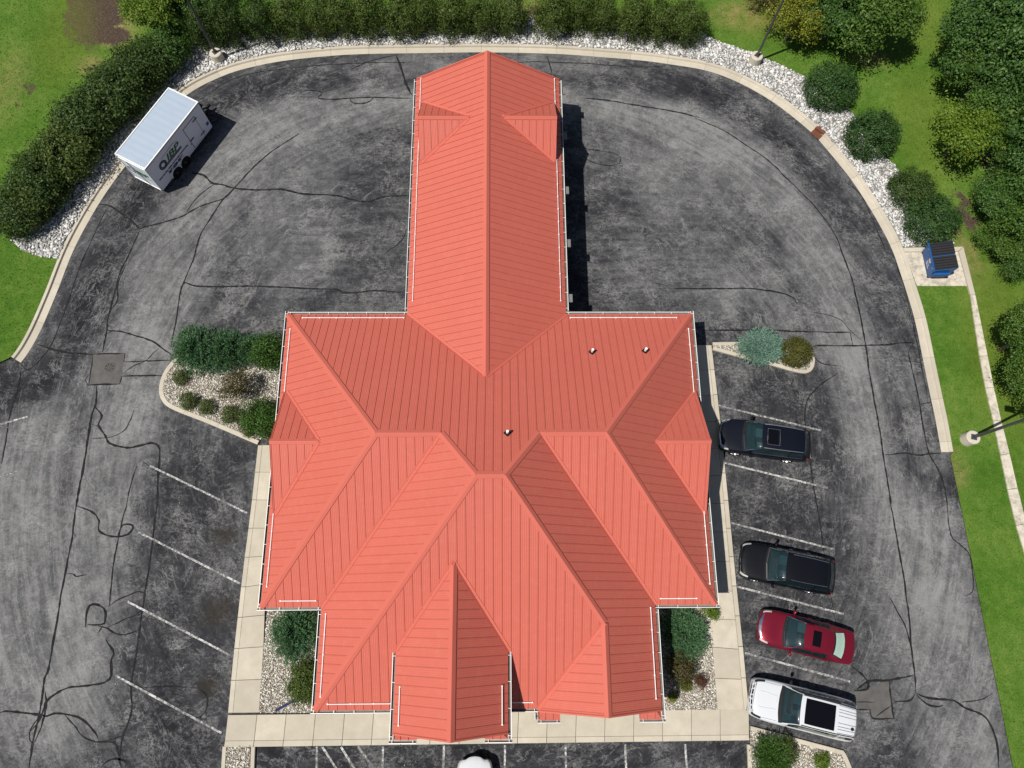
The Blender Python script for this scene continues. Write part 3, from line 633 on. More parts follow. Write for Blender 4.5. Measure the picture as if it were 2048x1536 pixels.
dK = np.min(np.hypot(P[:, None, 0] - KO[None, ::6, 0], P[:, None, 1] - KO[None, ::6, 1]), 1)
P = P[(dK > 0.06)]
stones('white_landscape_stones', P, ZL + 0.03, 0.075, 'white_stone', icoV, icoF, rs, 'white river stones in the long bed behind the curved kerb')
# strays
def bed_kerb(name, line_px, w=0.25, closed=False, z=0.15, seg=2.2, flip=1):
    e = empty(name, kind='structure'); P = smoothline(G(line_px), 0.25); P = resample(P, 0.2)
    d = np.gradient(P, axis=0); d /= np.linalg.norm(d, axis=1)[:, None]; q = np.stack([-d[:, 1], d[:, 0]], 1) * flip; Q = P + q * w
    k = max(2, int(seg / 0.2)); i = 0
    while i < len(P) - 1:
        j = min(len(P) - 1, i + k)
        if len(P) - 1 - j < k // 2: j = len(P) - 1
        mb = MB(); n_ = j - i + 1
        for m_ in range(i, j + 1):
            s_ = d[m_] * (0.005 if m_ == i else (-0.005 if m_ == j else 0))
            for pt, zz in ((P[m_], -0.05), (P[m_], z - 0.02), (P[m_] + q[m_] * 0.02, z), (Q[m_] - q[m_] * 0.02, z), (Q[m_], z - 0.02), (Q[m_], -0.05)): mb.v.append((pt[0] + s_[0], pt[1] + s_[1], zz))
        for a in range(n_ - 1):
            for c in range(5): mb.f.append((a * 6 + c, a * 6 + c + 1, a * 6 + 7 + c, a * 6 + 6 + c))
        mb.f.append(tuple(range(6))); mb.f.append(tuple((n_ - 1) * 6 + 5 - c for c in range(6)))
        mb.build('kerb_stone', 'kerb', e); i = j
    return P, Q
PEB = []
def pebble_bed(poly, label):
    flatpoly('bed_soil', poly, 0.1, 'pebble_bed', kind='structure')
    P = scatter_pts(poly, 0.058, rs); PEB.append(len(P))
    stones('bed_gravel', P, 0.112, 0.04, 'pebble', octV, octF, rs, label)
a_, b_ = bed_kerb('bed_kerb', [(566, 684), (480, 686), (410, 690), (366, 702), (345, 724), (328, 748), (320, 777), (325, 801), (345, 819), (420, 849), (516, 890)], flip=1)
pebble_bed([tuple(p) for p in b_[::2]] + [(-11.2, g(520, 888)[1] + 0.12), (-11.2, g(560, 684)[1])], 'tan and white pebbles in the large bed with the spreading junipers')
pebble_bed([(-11.3, -0.05), (-8.3, -0.05), (-8.3, yA + 0.02)] + G([(518, 1425), (527, 1301), (535, 1217)], ZS), 'tan pebbles between the sidewalk and the wall beside the blue downspout')
pebble_bed([(7.0, 0.1), (10.0, 0.1)] + G([(1424, 1235), (1424, 1284), (1435, 1419)], ZS) + [(7.0, yA + 0.04)], 'tan pebbles in the bed with the small red-leaved shrub')
a_, b_ = bed_kerb('bed_kerb', [(1424, 686), (1475, 685), (1540, 684), (1600, 686), (1619, 697), (1628, 717), (1625, 738), (1611, 748), (1585, 744), (1553, 735), (1480, 716), (1424, 701)], w=0.22, flip=-1)
pebble_bed([tuple(p) for p in b_[::2]], 'pale pebbles in the small pointed island with round bush')
e1, e2 = bed_kerb('bed_kerb', [(447, 1492), (442, 1570), (436, 1650)], w=0.2, flip=1); bed_kerb('bed_kerb', [(512, 1492), (509, 1570), (506, 1650)], w=0.2, flip=-1)
pebble_bed(G([(456, 1491), (503, 1491), (498, 1650), (446, 1650)]), 'tan pebbles in the narrow planter between two kerbs at the sidewalk corner')
a_, b_ = bed_kerb('bed_kerb', [(1500, 1451), (1560, 1467), (1620, 1483), (1680, 1499), (1688, 1504), (1702, 1536), (1722, 1590), (1745, 1660)], w=0.22, flip=-1); bed_kerb('bed_kerb', [(1493, 1488), (1496, 1560), (1500, 1660)], w=0.2, flip=1)
pebble_bed([tuple(p) for p in b_[::2]] + G([(1504, 1660), (1501, 1560), (1499, 1480), (1500, 1462)]), 'tan pebbles in the corner bed with leafy shrubs beside the white SUV')

# ================================================================== BUILDING
bld = empty('building', (0, 8, 0), label='single-storey building with large coral red standing seam metal roof', cat='building')
def bpart(o, par=None):
    o.parent = par or bld
    o.matrix_parent_inverse = Matrix.Translation((-bld.location))
    return o
ZE = 3.4
def plane(p, q, r):
    p, q, r = map(Vector, (p, q, r)); n = (q - p).cross(r - p)
    return lambda x, y: p.z - (n.x * (x - p.x) + n.y * (y - p.y)) / n.z
A, B, C_, D = (-11.82, 15.18, ZE), (10.58, 15.18, ZE), (-11.82, -.28, ZE), (10.58, -.28, ZE)
HW, HE = (-5.88, 7.5, 7.5), (4.93, 7.5, 7.5)
mN = 4.1 / 7.68
fN = lambda x, y: ZE + mN * (15.18 - y)
apy = 5.33; apz = fN(0, apy)
apW, apE = (-1.15, apy, apz), (.145, apy, apz)
cSW, cSE = (-8.85, -4.93, ZE), (7.57, -4.93, ZE)
fW = plane(A, C_, HW); fE = plane(B, HE, D); fS = plane(C_, D, HW)
fCW = plane((-8.85, 0, ZE), cSW, apW); fCE = plane((7.57, 0, ZE), cSE, apE); fCS = plane(cSW, cSE, apW)
mcw = (apz - ZE) / 7.7; mce = (apz - ZE) / (7.57 - .145)
vW = (-8.85 + 4.1 / mcw, 7.5, 7.5); vE = (7.57 - 4.1 / mce, 7.5, 7.5)
wW, wE, wNy = -5.22, 3.6, 30.83
rX = (wW + wE) / 2; rZ = 5.73
fwW = plane((wW, 20, ZE), (wW, 30, ZE), (rX, 20, rZ)); fwE = plane((wE, 20, ZE), (wE, 30, ZE), (rX, 20, rZ))
WS = (rX, 15.18 - (rZ - ZE) / mN, rZ)
pz = 4.8; pLx0, pLx1, pLy = -4.93, .28, -5.7
pLr = -2.19; pLz = 6.78
def onS(z): return -4.93 + (z - ZE) / ((apz - ZE) / (apy + 4.93))
pL0 = (pLr, onS(pLz), pLz); pvy = onS(pz)
fpLW = plane((pLx0, 0, pz), (pLx0, 3, pz), (pLr, 0, pLz)); fpLE = plane((pLx1, 0, pz), (pLx1, 3, pz), (pLr, 0, pLz))
pRz = 5.4; pRx = 7.57 - (pRz - ZE) / mce; pRw = 1.68; pRy = -5.0
pR0 = (pRx, onS(pRz), pRz)
fpRW = plane((pRw, 0, ZE), (pRw, 3, ZE), (pRx, 0, pRz))
# roof slopes: name, plan outline, height function, direction of the eave
def P3(f, *pts): return [(x, y) for x, y in pts]
SL = [
 ('N', [(A[0], A[1]), (wW, 15.18), WS[:2], (wE, 15.18), (B[0], B[1]), HE[:2], vE[:2], apE[:2], apW[:2], vW[:2], HW[:2]], fN, 'x'),
 ('W', [A[:2], HW[:2], C_[:2]], fW, 'y'), ('E', [B[:2], D[:2], HE[:2]], fE, 'y'),
 ('S', [C_[:2], (-8.85, -.28), vW[:2], HW[:2]], fS, 'x'), ('S', [(7.57, -.28), D[:2], HE[:2], vE[:2]], fS, 'x'),
 ('CW', [cSW[:2], apW[:2], vW[:2], (-8.85, -.28)], fCW, 'y'),
 ('CE', [(7.57, pRy), (7.57, -.28), vE[:2], apE[:2], pR0[:2], (pRx, pRy)], fCE, 'y'),
 ('CS', [cSW[:2], (pLx0, -4.93), (pLx0, pvy), pL0[:2], (pLx1, pvy), (pLx1, -4.93), (pRw, -4.93), pR0[:2], apE[:2], apW[:2]], fCS, 'x'),
 ('wW', [(wW, 15.18), WS[:2], (rX, wNy), (wW, wNy)], fwW, 'y'), ('wE', [(wE, 15.18), (wE, wNy), (rX, wNy), WS[:2]], fwE, 'y'),
 ('pLW', [(pLx0, pLy), (pLr, pLy), pL0[:2], (pLx0, pvy)], fpLW, 'y'), ('pLE', [(pLx1, pLy), (pLx1, pvy), pL0[:2], (pLr, pLy)], fpLE, 'y'),
 ('pRW', [(pRw, -4.93), (pRw, pRy), (pRx, pRy), pR0[:2]], fpRW, 'y'),
]
# gablets (dormers) : apex on slope, gable point, two feet
DORM = [((-9.09, 7.6), 5.27, -11.42, 10.65, 4.2, fW, -1), ((7.62, 7.5), 5.54, 10.3, 10.7, 4.1, fE, 1), ((-1.79, 26.72), 5.2, -4.70, 28.9, 24.7, fwW, -1), ((.05, 26.7), 5.26, 3.12, 29.0, 24.75, fwE, 1)]
GAB = []
for (ax, ay), az, gx, yn, ys_, fpl, sg in DORM:
    az = fpl(ax, ay); zn = fpl(gx, yn); zs = fpl(gx, ys_)
    f1 = plane((ax, ay, az), (gx, ay, az), (gx, yn, zn)); f2 = plane((ax, ay, az), (gx, ay, az), (gx, ys_, zs))
    ox = gx + sg * 0.12
    # feet continue slightly past the gable wall
    SL.append(('dorm', [(ax, ay), (gx, yn), (ox, yn), (ox, ay)], f1, 'x')); SL.append(('dorm', [(ax, ay), (gx, ys_), (ox, ys_), (ox, ay)], f2, 'x'))
    GAB.append((gx, ay, az, yn, zn, ys_, zs, ax, f1, f2, fpl, ox))
PWD = 0.41
roof_deck = MB(); PAN = []
def interval(poly, u, ax):
    vs = []; n = len(poly); o = 1 - ax
    for i in range(n):
        p, q = poly[i], poly[(i + 1) % n]
        a, b_ = p[ax], q[ax]
        if (a - u) * (b_ - u) <= 0 and abs(a - b_) > 1e-9:
            t = (u - a) / (b_ - a); vs.append(p[o] + (q[o] - p[o]) * t)
    return (min(vs), max(vs)) if len(vs) > 1 else None
for nm, poly, f, ed in SL:
    ax = 0 if ed == 'x' else 1; o_ = 1 - ax
    us = [p[ax] for p in poly]; u0, u1 = min(us), max(us)
    roof_deck.prism(poly, lambda x, y, f=f: f(x, y) - 0.12, lambda x, y, f=f: f(x, y) - 0.022)
    k0 = math.floor(u0 / PWD); k1 = math.ceil(u1 / PWD)
    for k in range(k0, k1):
        a, b_ = max(u0, k * PWD), min(u1, (k + 1) * PWD)
        if b_ - a < 0.05: continue
        g_ = 0.004
        br = sorted({a + g_, b_ - g_, *[u for u in us if a + g_ < u < b_ - g_]})
        lo, hi, ub = [], [], []
        for u in br:
            # average both sides of a vertical polygon edge
            iv = interval(poly, u + 1e-6 if u < b_ - g_ else u - 1e-6, ax)
            if iv and iv[1] - iv[0] > 0.002: ub.append(u); lo.append(iv[0]); hi.append(iv[1])
        if len(ub) < 2: continue
        ring = [(u, v) for u, v in zip(ub, lo)] + [(u, v) for u, v in zip(reversed(ub), reversed(hi))]
        clean = []
        for q in ring:
            if not clean or math.dist(q, clean[-1]) > 0.004: clean.append(q)
        if len(clean) > 2 and math.dist(clean[0], clean[-1]) < 0.004: clean.pop()
        if len(clean) < 3: continue
        xy = [(q[0], q[1]) if ax == 0 else (q[1], q[0]) for q in clean]
        area = abs(sum(xy[i][0] * xy[(i + 1) % len(xy)][1] - xy[(i + 1) % len(xy)][0] * xy[i][1] for i in range(len(xy)))) / 2
        if area < 0.004: continue
        PAN.append((area, xy, f, ax, (ub[0], lo[0], hi[0]), nm))
PAN.sort(key=lambda t: -t[0])
def panel_geo(mb, xy, f, ax, seam):
    sg = sum(xy[i][0] * xy[(i + 1) % len(xy)][1] - xy[(i + 1) % len(xy)][0] * xy[i][1] for i in range(len(xy)))
    if sg < 0: xy = xy[::-1]
    mb.prism(xy, lambda x, y: f(x, y) - 0.018, f)
    u, l0, h0 = seam
    if h0 - l0 > 0.08:
        l0 += 0.01; h0 -= 0.01
        q = [(u, l0), (u + 0.018, l0), (u + 0.018, h0), (u, h0)]
        q = [(p[0], p[1]) if ax == 0 else (p[1], p[0]) for p in q]
        if ax == 1: q = q[::-1]
        mb.prism(q, lambda x, y: f(x, y) + 0.001, lambda x, y: f(x, y) + 0.03)
def finish_panel(mb, name, axs):
    me = mesh(name, mb.v, mb.f); uvl = me.uv_layers.new(name='UVMap')
    for p in me.polygons:
        for li in p.loop_indices:
            v = me.vertices[me.loops[li].vertex_index].co; a = axs if isinstance(axs, int) else axs[p.index]
            uvl.data[li].uv = (v[a], v[1 - a])
    return me
roof = bpart(roof_deck.build('roof', 'roof_deck'))
def rchild(o): o.parent = roof; return o
for area, xy, f, ax, seam, nm in PAN[:300]:
    mb = MB(); panel_geo(mb, xy, f, ax, seam); rchild(link('roof_panel', finish_panel(mb, 'roof_panel', ax), 'roof'))
mb = MB(); axl = []
for area, xy, f, ax, seam, nm in PAN[300:]:
    n0 = len(mb.f); panel_geo(mb, xy, f, ax, seam); axl += [ax] * (len(mb.f) - n0)
o = rchild(link('roof_panels', finish_panel(mb, 'roof_panels', axl), 'roof')); o['kind'] = 'stuff'
# caps over ridges and hips, flashings in valleys
def capline(name, p, q, fa, fb, w, zc, ze, mat='roof_trim', par=None):
    p, q = Vector(p[:2]), Vector(q[:2]); d = (q - p).normalized(); n = Vector((-d.y, d.x)); v = []
    m_ = (p + q) / 2 + n * 0.3
    # choose which slope lies on which side
    if name == 'ridge_cap': s1, s2 = (fa, fb) if fa(*m_) < fb(*m_) else (fb, fa)
    else: s1, s2 = (fa, fb) if fa(*m_) > fb(*m_) else (fb, fa)
    mb = MB()
    def row(e, r, dz):
        out = []
        for t, s_ in ((w, s1), (0.03, s1), (0, None), (-0.03, s2), (-w, s2)):
            c = e + n * t; z = (s_(*c) if s_ else min(s1(*e), s2(*e)) if name == 'ridge_cap' else max(s1(*e), s2(*e)))
            out.append((c.x, c.y, z + (zc if abs(t) < 0.05 else ze) + dz))
        return out
    for dz in (0, -0.03):
        for e in (p, q): mb.v += row(e, None, dz)
    for k in range(4): mb.f.append((k, k + 1, 5 + k + 1, 5 + k)); mb.f.append((10 + k, 10 + 5 + k, 10 + 5 + k + 1, 10 + k + 1))
    mb.f.append((0, 5, 15, 10)); mb.f.append((4, 14, 19, 9)); mb.f.append((0, 10, 11, 12, 13, 14, 4, 3, 2, 1)); mb.f.append((5, 6, 7, 8, 9, 19, 18, 17, 16, 15))
    return rchild(mb.build(name, mat))
RC = [(A, HW, fN, fW), (C_, HW, fS, fW), (B, HE, fN, fE), (D, HE, fS, fE), (HW, vW, fN, fS), (vE, HE, fN, fS), (vW, apW, fN, fCW), (vE, apE, fN, fCE), (apW, apE, fN, fCS), (apW, cSW, fCS, fCW), (apE, pR0, fCS, fCE),
      (pR0, (pRx, pRy), fpRW, fCE), (WS, (rX, wNy), fwW, fwE), (pL0, (pLr, pLy), fpLW, fpLE)]
for p, q, a, b_ in RC: capline('ridge_cap', p, q, a, b_, 0.17, 0.062, 0.046)
for gx, ay, az, yn, zn, ys_, zs, ax_, f1, f2, fpl, ox in GAB: capline('ridge_cap', (ax_, ay), (ox, ay), f1, f2, 0.14, 0.06, 0.046)
VL = [((wW, 15.18), WS, fN, fwW), ((wE, 15.18), WS, fN, fwE), (vW, (-8.85, -.28), fS, fCW), (vE, (7.57, -.28), fS, fCE), (pL0, (pLx0, pvy), fCS, fpLW), (pL0, (pLx1, pvy), fCS, fpLE), (pR0, (pRw, -4.93), fCS, fpRW)]
for gx, ay, az, yn, zn, ys_, zs, ax_, f1, f2, fpl, ox in GAB: VL += [((ax_, ay), (gx, yn), f1, fpl), ((ax_, ay), (gx, ys_), f2, fpl)]
for p, q, a, b_ in VL: capline('valley_flashing', p, q, a, b_, 0.11, 0.014, 0.03)
# gable walls and rakes
def tri(name, pts, mat, th, axis):
    mb = MB(); n = len(pts); off_ = Vector((th, 0, 0)) if axis == 'x' else Vector((0, th, 0))
    mb.v += pts + [tuple(Vector(p) + off_) for p in pts]; mb.f += [tuple(range(n)), tuple(range(2 * n - 1, n - 1, -1))] + [(i, (i + 1) % n, n + (i + 1) % n, n + i) for i in range(n)]
    return bpart(mb.build(name, mat))
for gx, ay, az, yn, zn, ys_, zs, ax_, f1, f2, fpl, ox in GAB:
    s_ = 1 if ox > gx else -1
    tri('dormer_gable', [(gx, ys_ + .06, zs - .03), (gx, yn - .06, zn - .03), (gx, ay, az - .05)], 'roof_trim', -s_ * 0.06, 'x')
tri('gable_wall', [(wW + .55, wNy - .5, 3.2), (wE - .55, wNy - .5, 3.2), (rX, wNy - .5, rZ - .33)], 'siding', -0.15, 'y')
tri('gable_wall', [(pLx0 + .3, pLy + .35, 4.5), (pLx1 - .3, pLy + .35, 4.5), (pLr, pLy + .35, pLz - .3)], 'siding', 0.15, 'y')
tri('gable_wall', [(pRw + .3, pRy + .3, 3.25), (7.3, pRy + .3, 3.25), (pRx, pRy + .3, pRz - .25)], 'siding', 0.15, 'y')
def rake(p, q, f, axis):      # trim board along a gable edge
    mb = MB(); d = 0.035
    a = [(p[0], p[1], f(p[0], p[1])), (q[0], q[1], f(q[0], q[1]))]; sx = (d, 0) if axis == 'x' else (0, d)
    for s_ in (-1, 1):
        for z in (-0.2, 0.05): mb.v += [(a[0][0] + sx[0] * s_, a[0][1] + sx[1] * s_, a[0][2] + z), (a[1][0] + sx[0] * s_, a[1][1] + sx[1] * s_, a[1][2] + z)]
    mb.f += [(0, 1, 3, 2), (4, 6, 7, 5), (2, 3, 7, 6), (0, 4, 5, 1), (0, 2, 6, 4), (1, 5, 7, 3)]
    rchild(mb.build('rake_trim', 'roof_trim'))
rake((wW, wNy + .04), (rX, wNy + .04), fwW, 'y'); rake((rX, wNy + .04), (wE, wNy + .04), fwE, 'y')
rake((pLx0, pLy - .04), (pLr, pLy - .04), fpLW, 'y'); rake((pLr, pLy - .04), (pLx1, pLy - .04), fpLE, 'y')
rake((pRw, pRy - .04), (pRx, pRy - .04), fpRW, 'y'); rake((pRx, pRy - .04), (7.57, pRy - .04), fCE, 'y')
# small boxed eave returns on the porches
for x0, x1, yy, zt, hipside in ((pLx0 + .02, pLx0 + 1.05, pLy, pz - .05, -1), (pLx1 - 1.05, pLx1 - .02, pLy, pz - .05, 1), (pRw + .02, pRw + 1.05, pRy - .02, ZE - .03, -1), (7.57 - 1.05, 7.55, pRy - .02, ZE - .03, 1)):
    mb = MB(); y1 = yy - .42 if yy > -5.5 else yy - .3
    hx0, hx1 = (x0 + .28, x1) if hipside < 0 else (x0, x1 - .28)
    mb.v += [(x0, y1, zt - .02), (x1, y1, zt - .02), (hx1, yy - .02, zt + .22), (hx0, yy - .02, zt + .22), (x0, y1, zt - .2), (x1, y1, zt - .2), (x1, yy - .02, zt - .2), (x0, yy - .02, zt - .2)]
    mb.f += [(0, 1, 2, 3), (4, 7, 6, 5), (0, 4, 5, 1), (3, 7, 4, 0), (1, 5, 6, 2), (2, 6, 7, 3)]
    ret = bpart(mb.build('eave_return', 'roof'))
    ret.data.uv_layers.new(name='UVMap')
    for kx in (0.3, 0.65):
        sb_ = MB(); xx = x0 + (x1 - x0) * kx; sb_.v += [(xx, y1, zt - .015), (xx + .025, y1, zt - .015), (xx + .025, yy - .05, zt + .215), (xx, yy - .05, zt + .215), (xx, y1, zt + .03), (xx + .025, y1, zt + .03), (xx + .025, yy - .05, zt + .25), (xx, yy - .05, zt + .25)]
        sb_.f += [(3, 2, 1, 0), (4, 5, 6, 7), (0, 1, 5, 4), (1, 2, 6, 5), (2, 3, 7, 6), (3, 0, 4, 7)]; s2 = sb_.build('seam', 'roof_trim'); s2.parent = ret
# gutters with hangers, and snow guards
def gutter(p, q, z, side):
    """p->q along the eave, side = outward unit vector"""
    p, q, s_ = Vector(p), Vector(q), Vector(side); d = (q - p).normalized(); L = (q - p).length
    prof = [(0.0, -0.02), (0.0, -0.12), (0.08, -0.12), (0.115, -0.03), (0.115, 0.0), (0.142, 0.0), (0.142, -0.03), (0.105, -0.14), (-0.015, -0.14), (-0.015, -0.02)]
    mb = MB(); n_ = len(prof)
    for e in (p, q):
        for t, h in prof: c = e + s_ * t; mb.v.append((c.x, c.y, z + h))
    mb.f += [(i, (i + 1) % n_, n_ + (i + 1) % n_, n_ + i) for i in range(n_)] + [tuple(range(n_ - 1, -1, -1)), tuple(range(n_, 2 * n_))]
    k = max(1, int(L / 0.95))
    for i in range(k + 1):
        c = p + d * (0.15 + (L - 0.3) * i / k); a = c - d * 0.01; b = c + d * 0.01
        q4 = [a - s_ * 0.0, b - s_ * 0.0, b + s_ * 0.13, a + s_ * 0.13]; bb = len(mb.v)
        mb.v += [(w.x, w.y, z - 0.02) for w in q4] + [(w.x, w.y, z + 0.006) for w in q4]
        mb.f += [tuple(bb + i_ for i_ in t) for t in ((3, 2, 1, 0), (4, 5, 6, 7), (0, 1, 5, 4), (1, 2, 6, 5), (2, 3, 7, 6), (3, 0, 4, 7))]
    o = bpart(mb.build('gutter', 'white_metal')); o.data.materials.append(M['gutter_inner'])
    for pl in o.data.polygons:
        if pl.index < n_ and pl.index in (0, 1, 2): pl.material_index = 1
    return o
def guard(p, q, f, brk=0.82, r=0.023):
    p, q = Vector(p), Vector(q); d = (q - p).normalized(); L = (q - p).length; mb = MB()
    mb.tube([(p.x, p.y, f(*p) + 0.085), (q.x, q.y, f(*q) + 0.085)], r, 6)
    k = max(1, int(L / brk)); n = Vector((-d.y, d.x))
    for i in range(k + 1):
        c = p + d * (L * i / k); mb.box(c.x - .03, c.x + .03, c.y - .03, c.y + .03, f(*c) + .0, f(*c) + .09)
    bpart(mb.build('snow_guard', 'white_metal'))
zg = ZE + 0.0
gutter((A[0], 15.18), (wW, 15.18), zg, (0, 1)); gutter((wE, 15.18), (B[0], 15.18), zg, (0, 1))
gutter((A[0], 15.37), (A[0], -.28), zg, (-1, 0)); gutter((B[0], 15.37), (B[0], -.28), zg, (1, 0))
gutter((A[0] - .18, -.28), (-8.85, -.28), zg, (0, -1)); gutter((7.57, -.28), (B[0] + .18, -.28), zg, (0, -1))
gutter((-8.85, -.47), (-8.85, -4.93), zg, (-1, 0)); gutter((7.57, -.47), (7.57, -5.42), zg, (1, 0))
gutter((-9.04, -4.93), (pLx0, -4.93), zg, (0, -1)); gutter((pLx1, -4.93), (pRw, -4.93), zg, (0, -1))
gutter((wW, 15.4), (wW, wNy), zg, (-1, 0)); gutter((wE, 15.4), (wE, wNy), zg, (1, 0))
gutter((pLx0, pvy - .1), (pLx0, pLy - .3), pz, (-1, 0)); gutter((pLx1, pvy - .1), (pLx1, pLy - .3), pz, (1, 0))
gutter((pLx0 - .18, pLy - .31), (pLx0 + 1.06, pLy - .31), pz - .06, (0, -1)); gutter((pLx1 - 1.06, pLy - .31), (pLx1 + .18, pLy - .31), pz - .06, (0, -1))
gutter((pRw, pRy - .43), (pRw + 1.06, pRy - .43), ZE - .04, (0, -1)); gutter((7.57 - 1.06, pRy - .43), (7.75, pRy - .43), ZE - .04, (0, -1)); gutter((pRw, -5.12), (pRw, pRy - .42), zg, (-1, 0))
gd = 0.3
guard((A[0] + .9, 15.18 - gd), (wW - .15, 15.18 - gd), fN); guard((wE + .2, 15.18 - gd), (B[0] - .9, 15.18 - gd), fN)
guard((A[0] + gd, 14.2), (A[0] + gd, 9.0), fW); guard((A[0] + gd, 6.0), (A[0] + gd, .7), fW)
guard((B[0] - gd, 14.2), (B[0] - gd, 8.7), fE); guard((B[0] - gd, 5.4), (B[0] - gd, .7), fE)
guard((A[0] + 1.0, -.28 + gd), (-9.1, -.28 + gd), fS); guard((7.8, -.28 + gd), (B[0] - 1.0, -.28 + gd), fS)
guard((-8.85 + gd, -.6), (-8.85 + gd, -4.3), fCW); guard((-8.2, -4.93 + gd), (pLx0 - .05, -4.93 + gd), fCS)
guard((7.57 - gd, -.4), (7.57 - gd, -4.5), fCE); guard((pLx1 + .1, -4.93 + gd), (pRw - .25, -4.93 + gd), fCS)
guard((wW + gd, 15.9), (wW + gd, wNy - .1), fwW, r=.018); guard((wE - gd, 15.9), (wE - gd, wNy - .1), fwE, r=.018)
guard((pLx0 + .28, pLy + .35), (pLx0 + .28, pLy + 1.95), fpLW); guard((pLx1 - .28, pLy + .35), (pLx1 - .28, pLy + 1.95), fpLE)
# walls, soffits, porch posts, windows and doors below the eaves
def wallbox(x0, x1, y0, y1, z1, th=0.0):
    mb = MB(); mb.box(x0, x1, y0, y1, 0.0, z1); bpart(mb.build('wall', 'siding'))
wallbox(-11.22, 9.98, .32, 14.58, 3.2); wallbox(-4.62, 3.0, 14.5, 30.3, 3.195); wallbox(-8.25, 6.97, -4.35, .4, 3.19)
for pl, z in (([(A[0], 15.1), (B[0], 15.1), (B[0], -.2), (A[0], -.2)], 3.215), ([(wW, wNy), (wE, wNy), (wE, 15.15), (wW, 15.15)], 3.222), ([(-8.85, -.22), (7.57, -.22), (7.57, -4.9), (pLx1, -4.9), (pLx1, -4.36), (pLx0, -4.36), (pLx0, -4.9), (-8.85, -4.9)], 3.209)):
    mb = MB(); mb.prism(pl, z, z + 0.02); bpart(mb.build('soffit', 'soffit'))
mb = MB(); mb.prism([(pLx0, pLy), (pLx1, pLy), (pLx1, -3.5), (pLx0, -3.5)], pz - .3, pz - .28); bpart(mb.build('soffit', 'soffit'))
for x in (pLx0 + .3, pLx1 - .3):
    mb = MB(); mb.box(x - .13, x + .13, pLy + .25, pLy + .51, .13, pz - .29).box(x - .19, x + .19, pLy + .19, pLy + .57, .13, .7); bpart(mb.build('porch_post', 'white_metal'))
for x in (pRw + .4, 7.1):
    mb = MB(); mb.box(x - .13, x + .13, -5.15, -4.89, .13, 3.3).box(x - .19, x + .19, -5.21, -4.83, .13, .7); bpart(mb.build('porch_post', 'white_metal'))
def window(cx, cy, w, z0, z1, axis, sgn):
    mb = MB(); t = 0.05
    for a0, a1, b0, b1 in ((-w / 2, w / 2, z1 - .07, z1), (-w / 2, w / 2, z0, z0 + .07), (-w / 2, -w / 2 + .07, z0 + .07, z1 - .07), (w / 2 - .07, w / 2, z0 + .07, z1 - .07), (-.02, .02, z0 + .07, z1 - .07)):
        if axis == 'x': mb.box(cx + a0, cx + a1, *sorted((cy, cy + sgn * t)), b0, b1)
        else: mb.box(*sorted((cx, cx + sgn * t)), cy + a0, cy + a1, b0, b1)
    fr = bpart(mb.build('window', 'white_metal')); mb = MB(); a = w / 2 - .071
    if axis == 'x': mb.box(cx - a, cx + a, *sorted((cy + sgn * .003, cy + sgn * .02)), z0 + .071, z1 - .071)
    else: mb.box(*sorted((cx + sgn * .003, cx + sgn * .02)), cy - a, cy + a, z0 + .071, z1 - .071)
    pn = mb.build('pane', 'dark_glass'); pn.parent = fr
for y in (3, 6, 9, 12): window(-11.22, y, 1.3, 1.0, 2.5, 'y', -1); window(9.98, y, 1.3, 1.0, 2.5, 'y', 1)
for y in (17.5, 21, 24.5, 28): window(-4.62, y, 1.3, 1.0, 2.5, 'y', -1); window(3.0, y, 1.3, 1.0, 2.5, 'y', 1)
for x in (-6.8, 3.2, 5.6): window(x, -4.35, 1.3, 1.0, 2.5, 'x', -1)
for x in (-8, 6.5): window(x, 14.58, 1.3, 1.0, 2.5, 'x', 1)
mb = MB(); mb.box(pLr - .95, pLr + .95, -4.42, -4.35, .13, 2.4); dr = bpart(mb.build('entrance_door', 'white_metal'))
for s_ in (-1, 1):
    mb = MB(); x = pLr + s_ * .47; mb.box(x - .36, x + .36, -4.44, -4.421, .35, 2.25); c = mb.build('pane', 'dark_glass'); c.parent = dr
    mb = MB(); mb.box(pLr + s_ * .06 - .015, pLr + s_ * .06 + .015, -4.48, -4.441, 1.0, 1.4); c = mb.build('handle', 'chrome'); c.parent = dr
# floodlights under the east eave of the long wing
for u, v in ((1124.5, 181), (1128, 271), (1131, 380), (1134.5, 486), (1137.5, 596)):
    y = g(u, v, 3.25)[1]; mb = MB(); mb.box(wE + .19, wE + .40, y - .24, y + .24, 3.16, 3.24).box(wE + .0, wE + .19, y - .05, y + .05, 3.13, 3.18)
    o = bpart(mb.build('eave_floodlight', 'flood_grey'))
# plumbing vents with rubber boots
for u, v in ((1184, 704), (1290, 702), (1015, 866)):
    z = 5.0
    for _ in range(8): x, y = g(u, v, z); z = fN(x, y)
    m_ = MB(); s_ = .2; m_.prism([(x - s_, y), (x, y - s_), (x + s_, y), (x, y + s_)], lambda a, b: fN(a, b) + .005, lambda a, b: fN(a, b) + .035)
    m_.lathe([(.13, z - .05), (.10, z + .1), (.085, z + .13)], 12, at=(x, y, 0)); boot = bpart(m_.build('vent_boot', 'rubber'))
    m_ = MB(); m_.lathe([(.0, z + .42), (.055, z + .42), (.07, z + .40), (.07, z)], 14, at=(x, y, 0)); c = m_.build('vent_pipe', 'vent_white', smooth=False); c.parent = boot
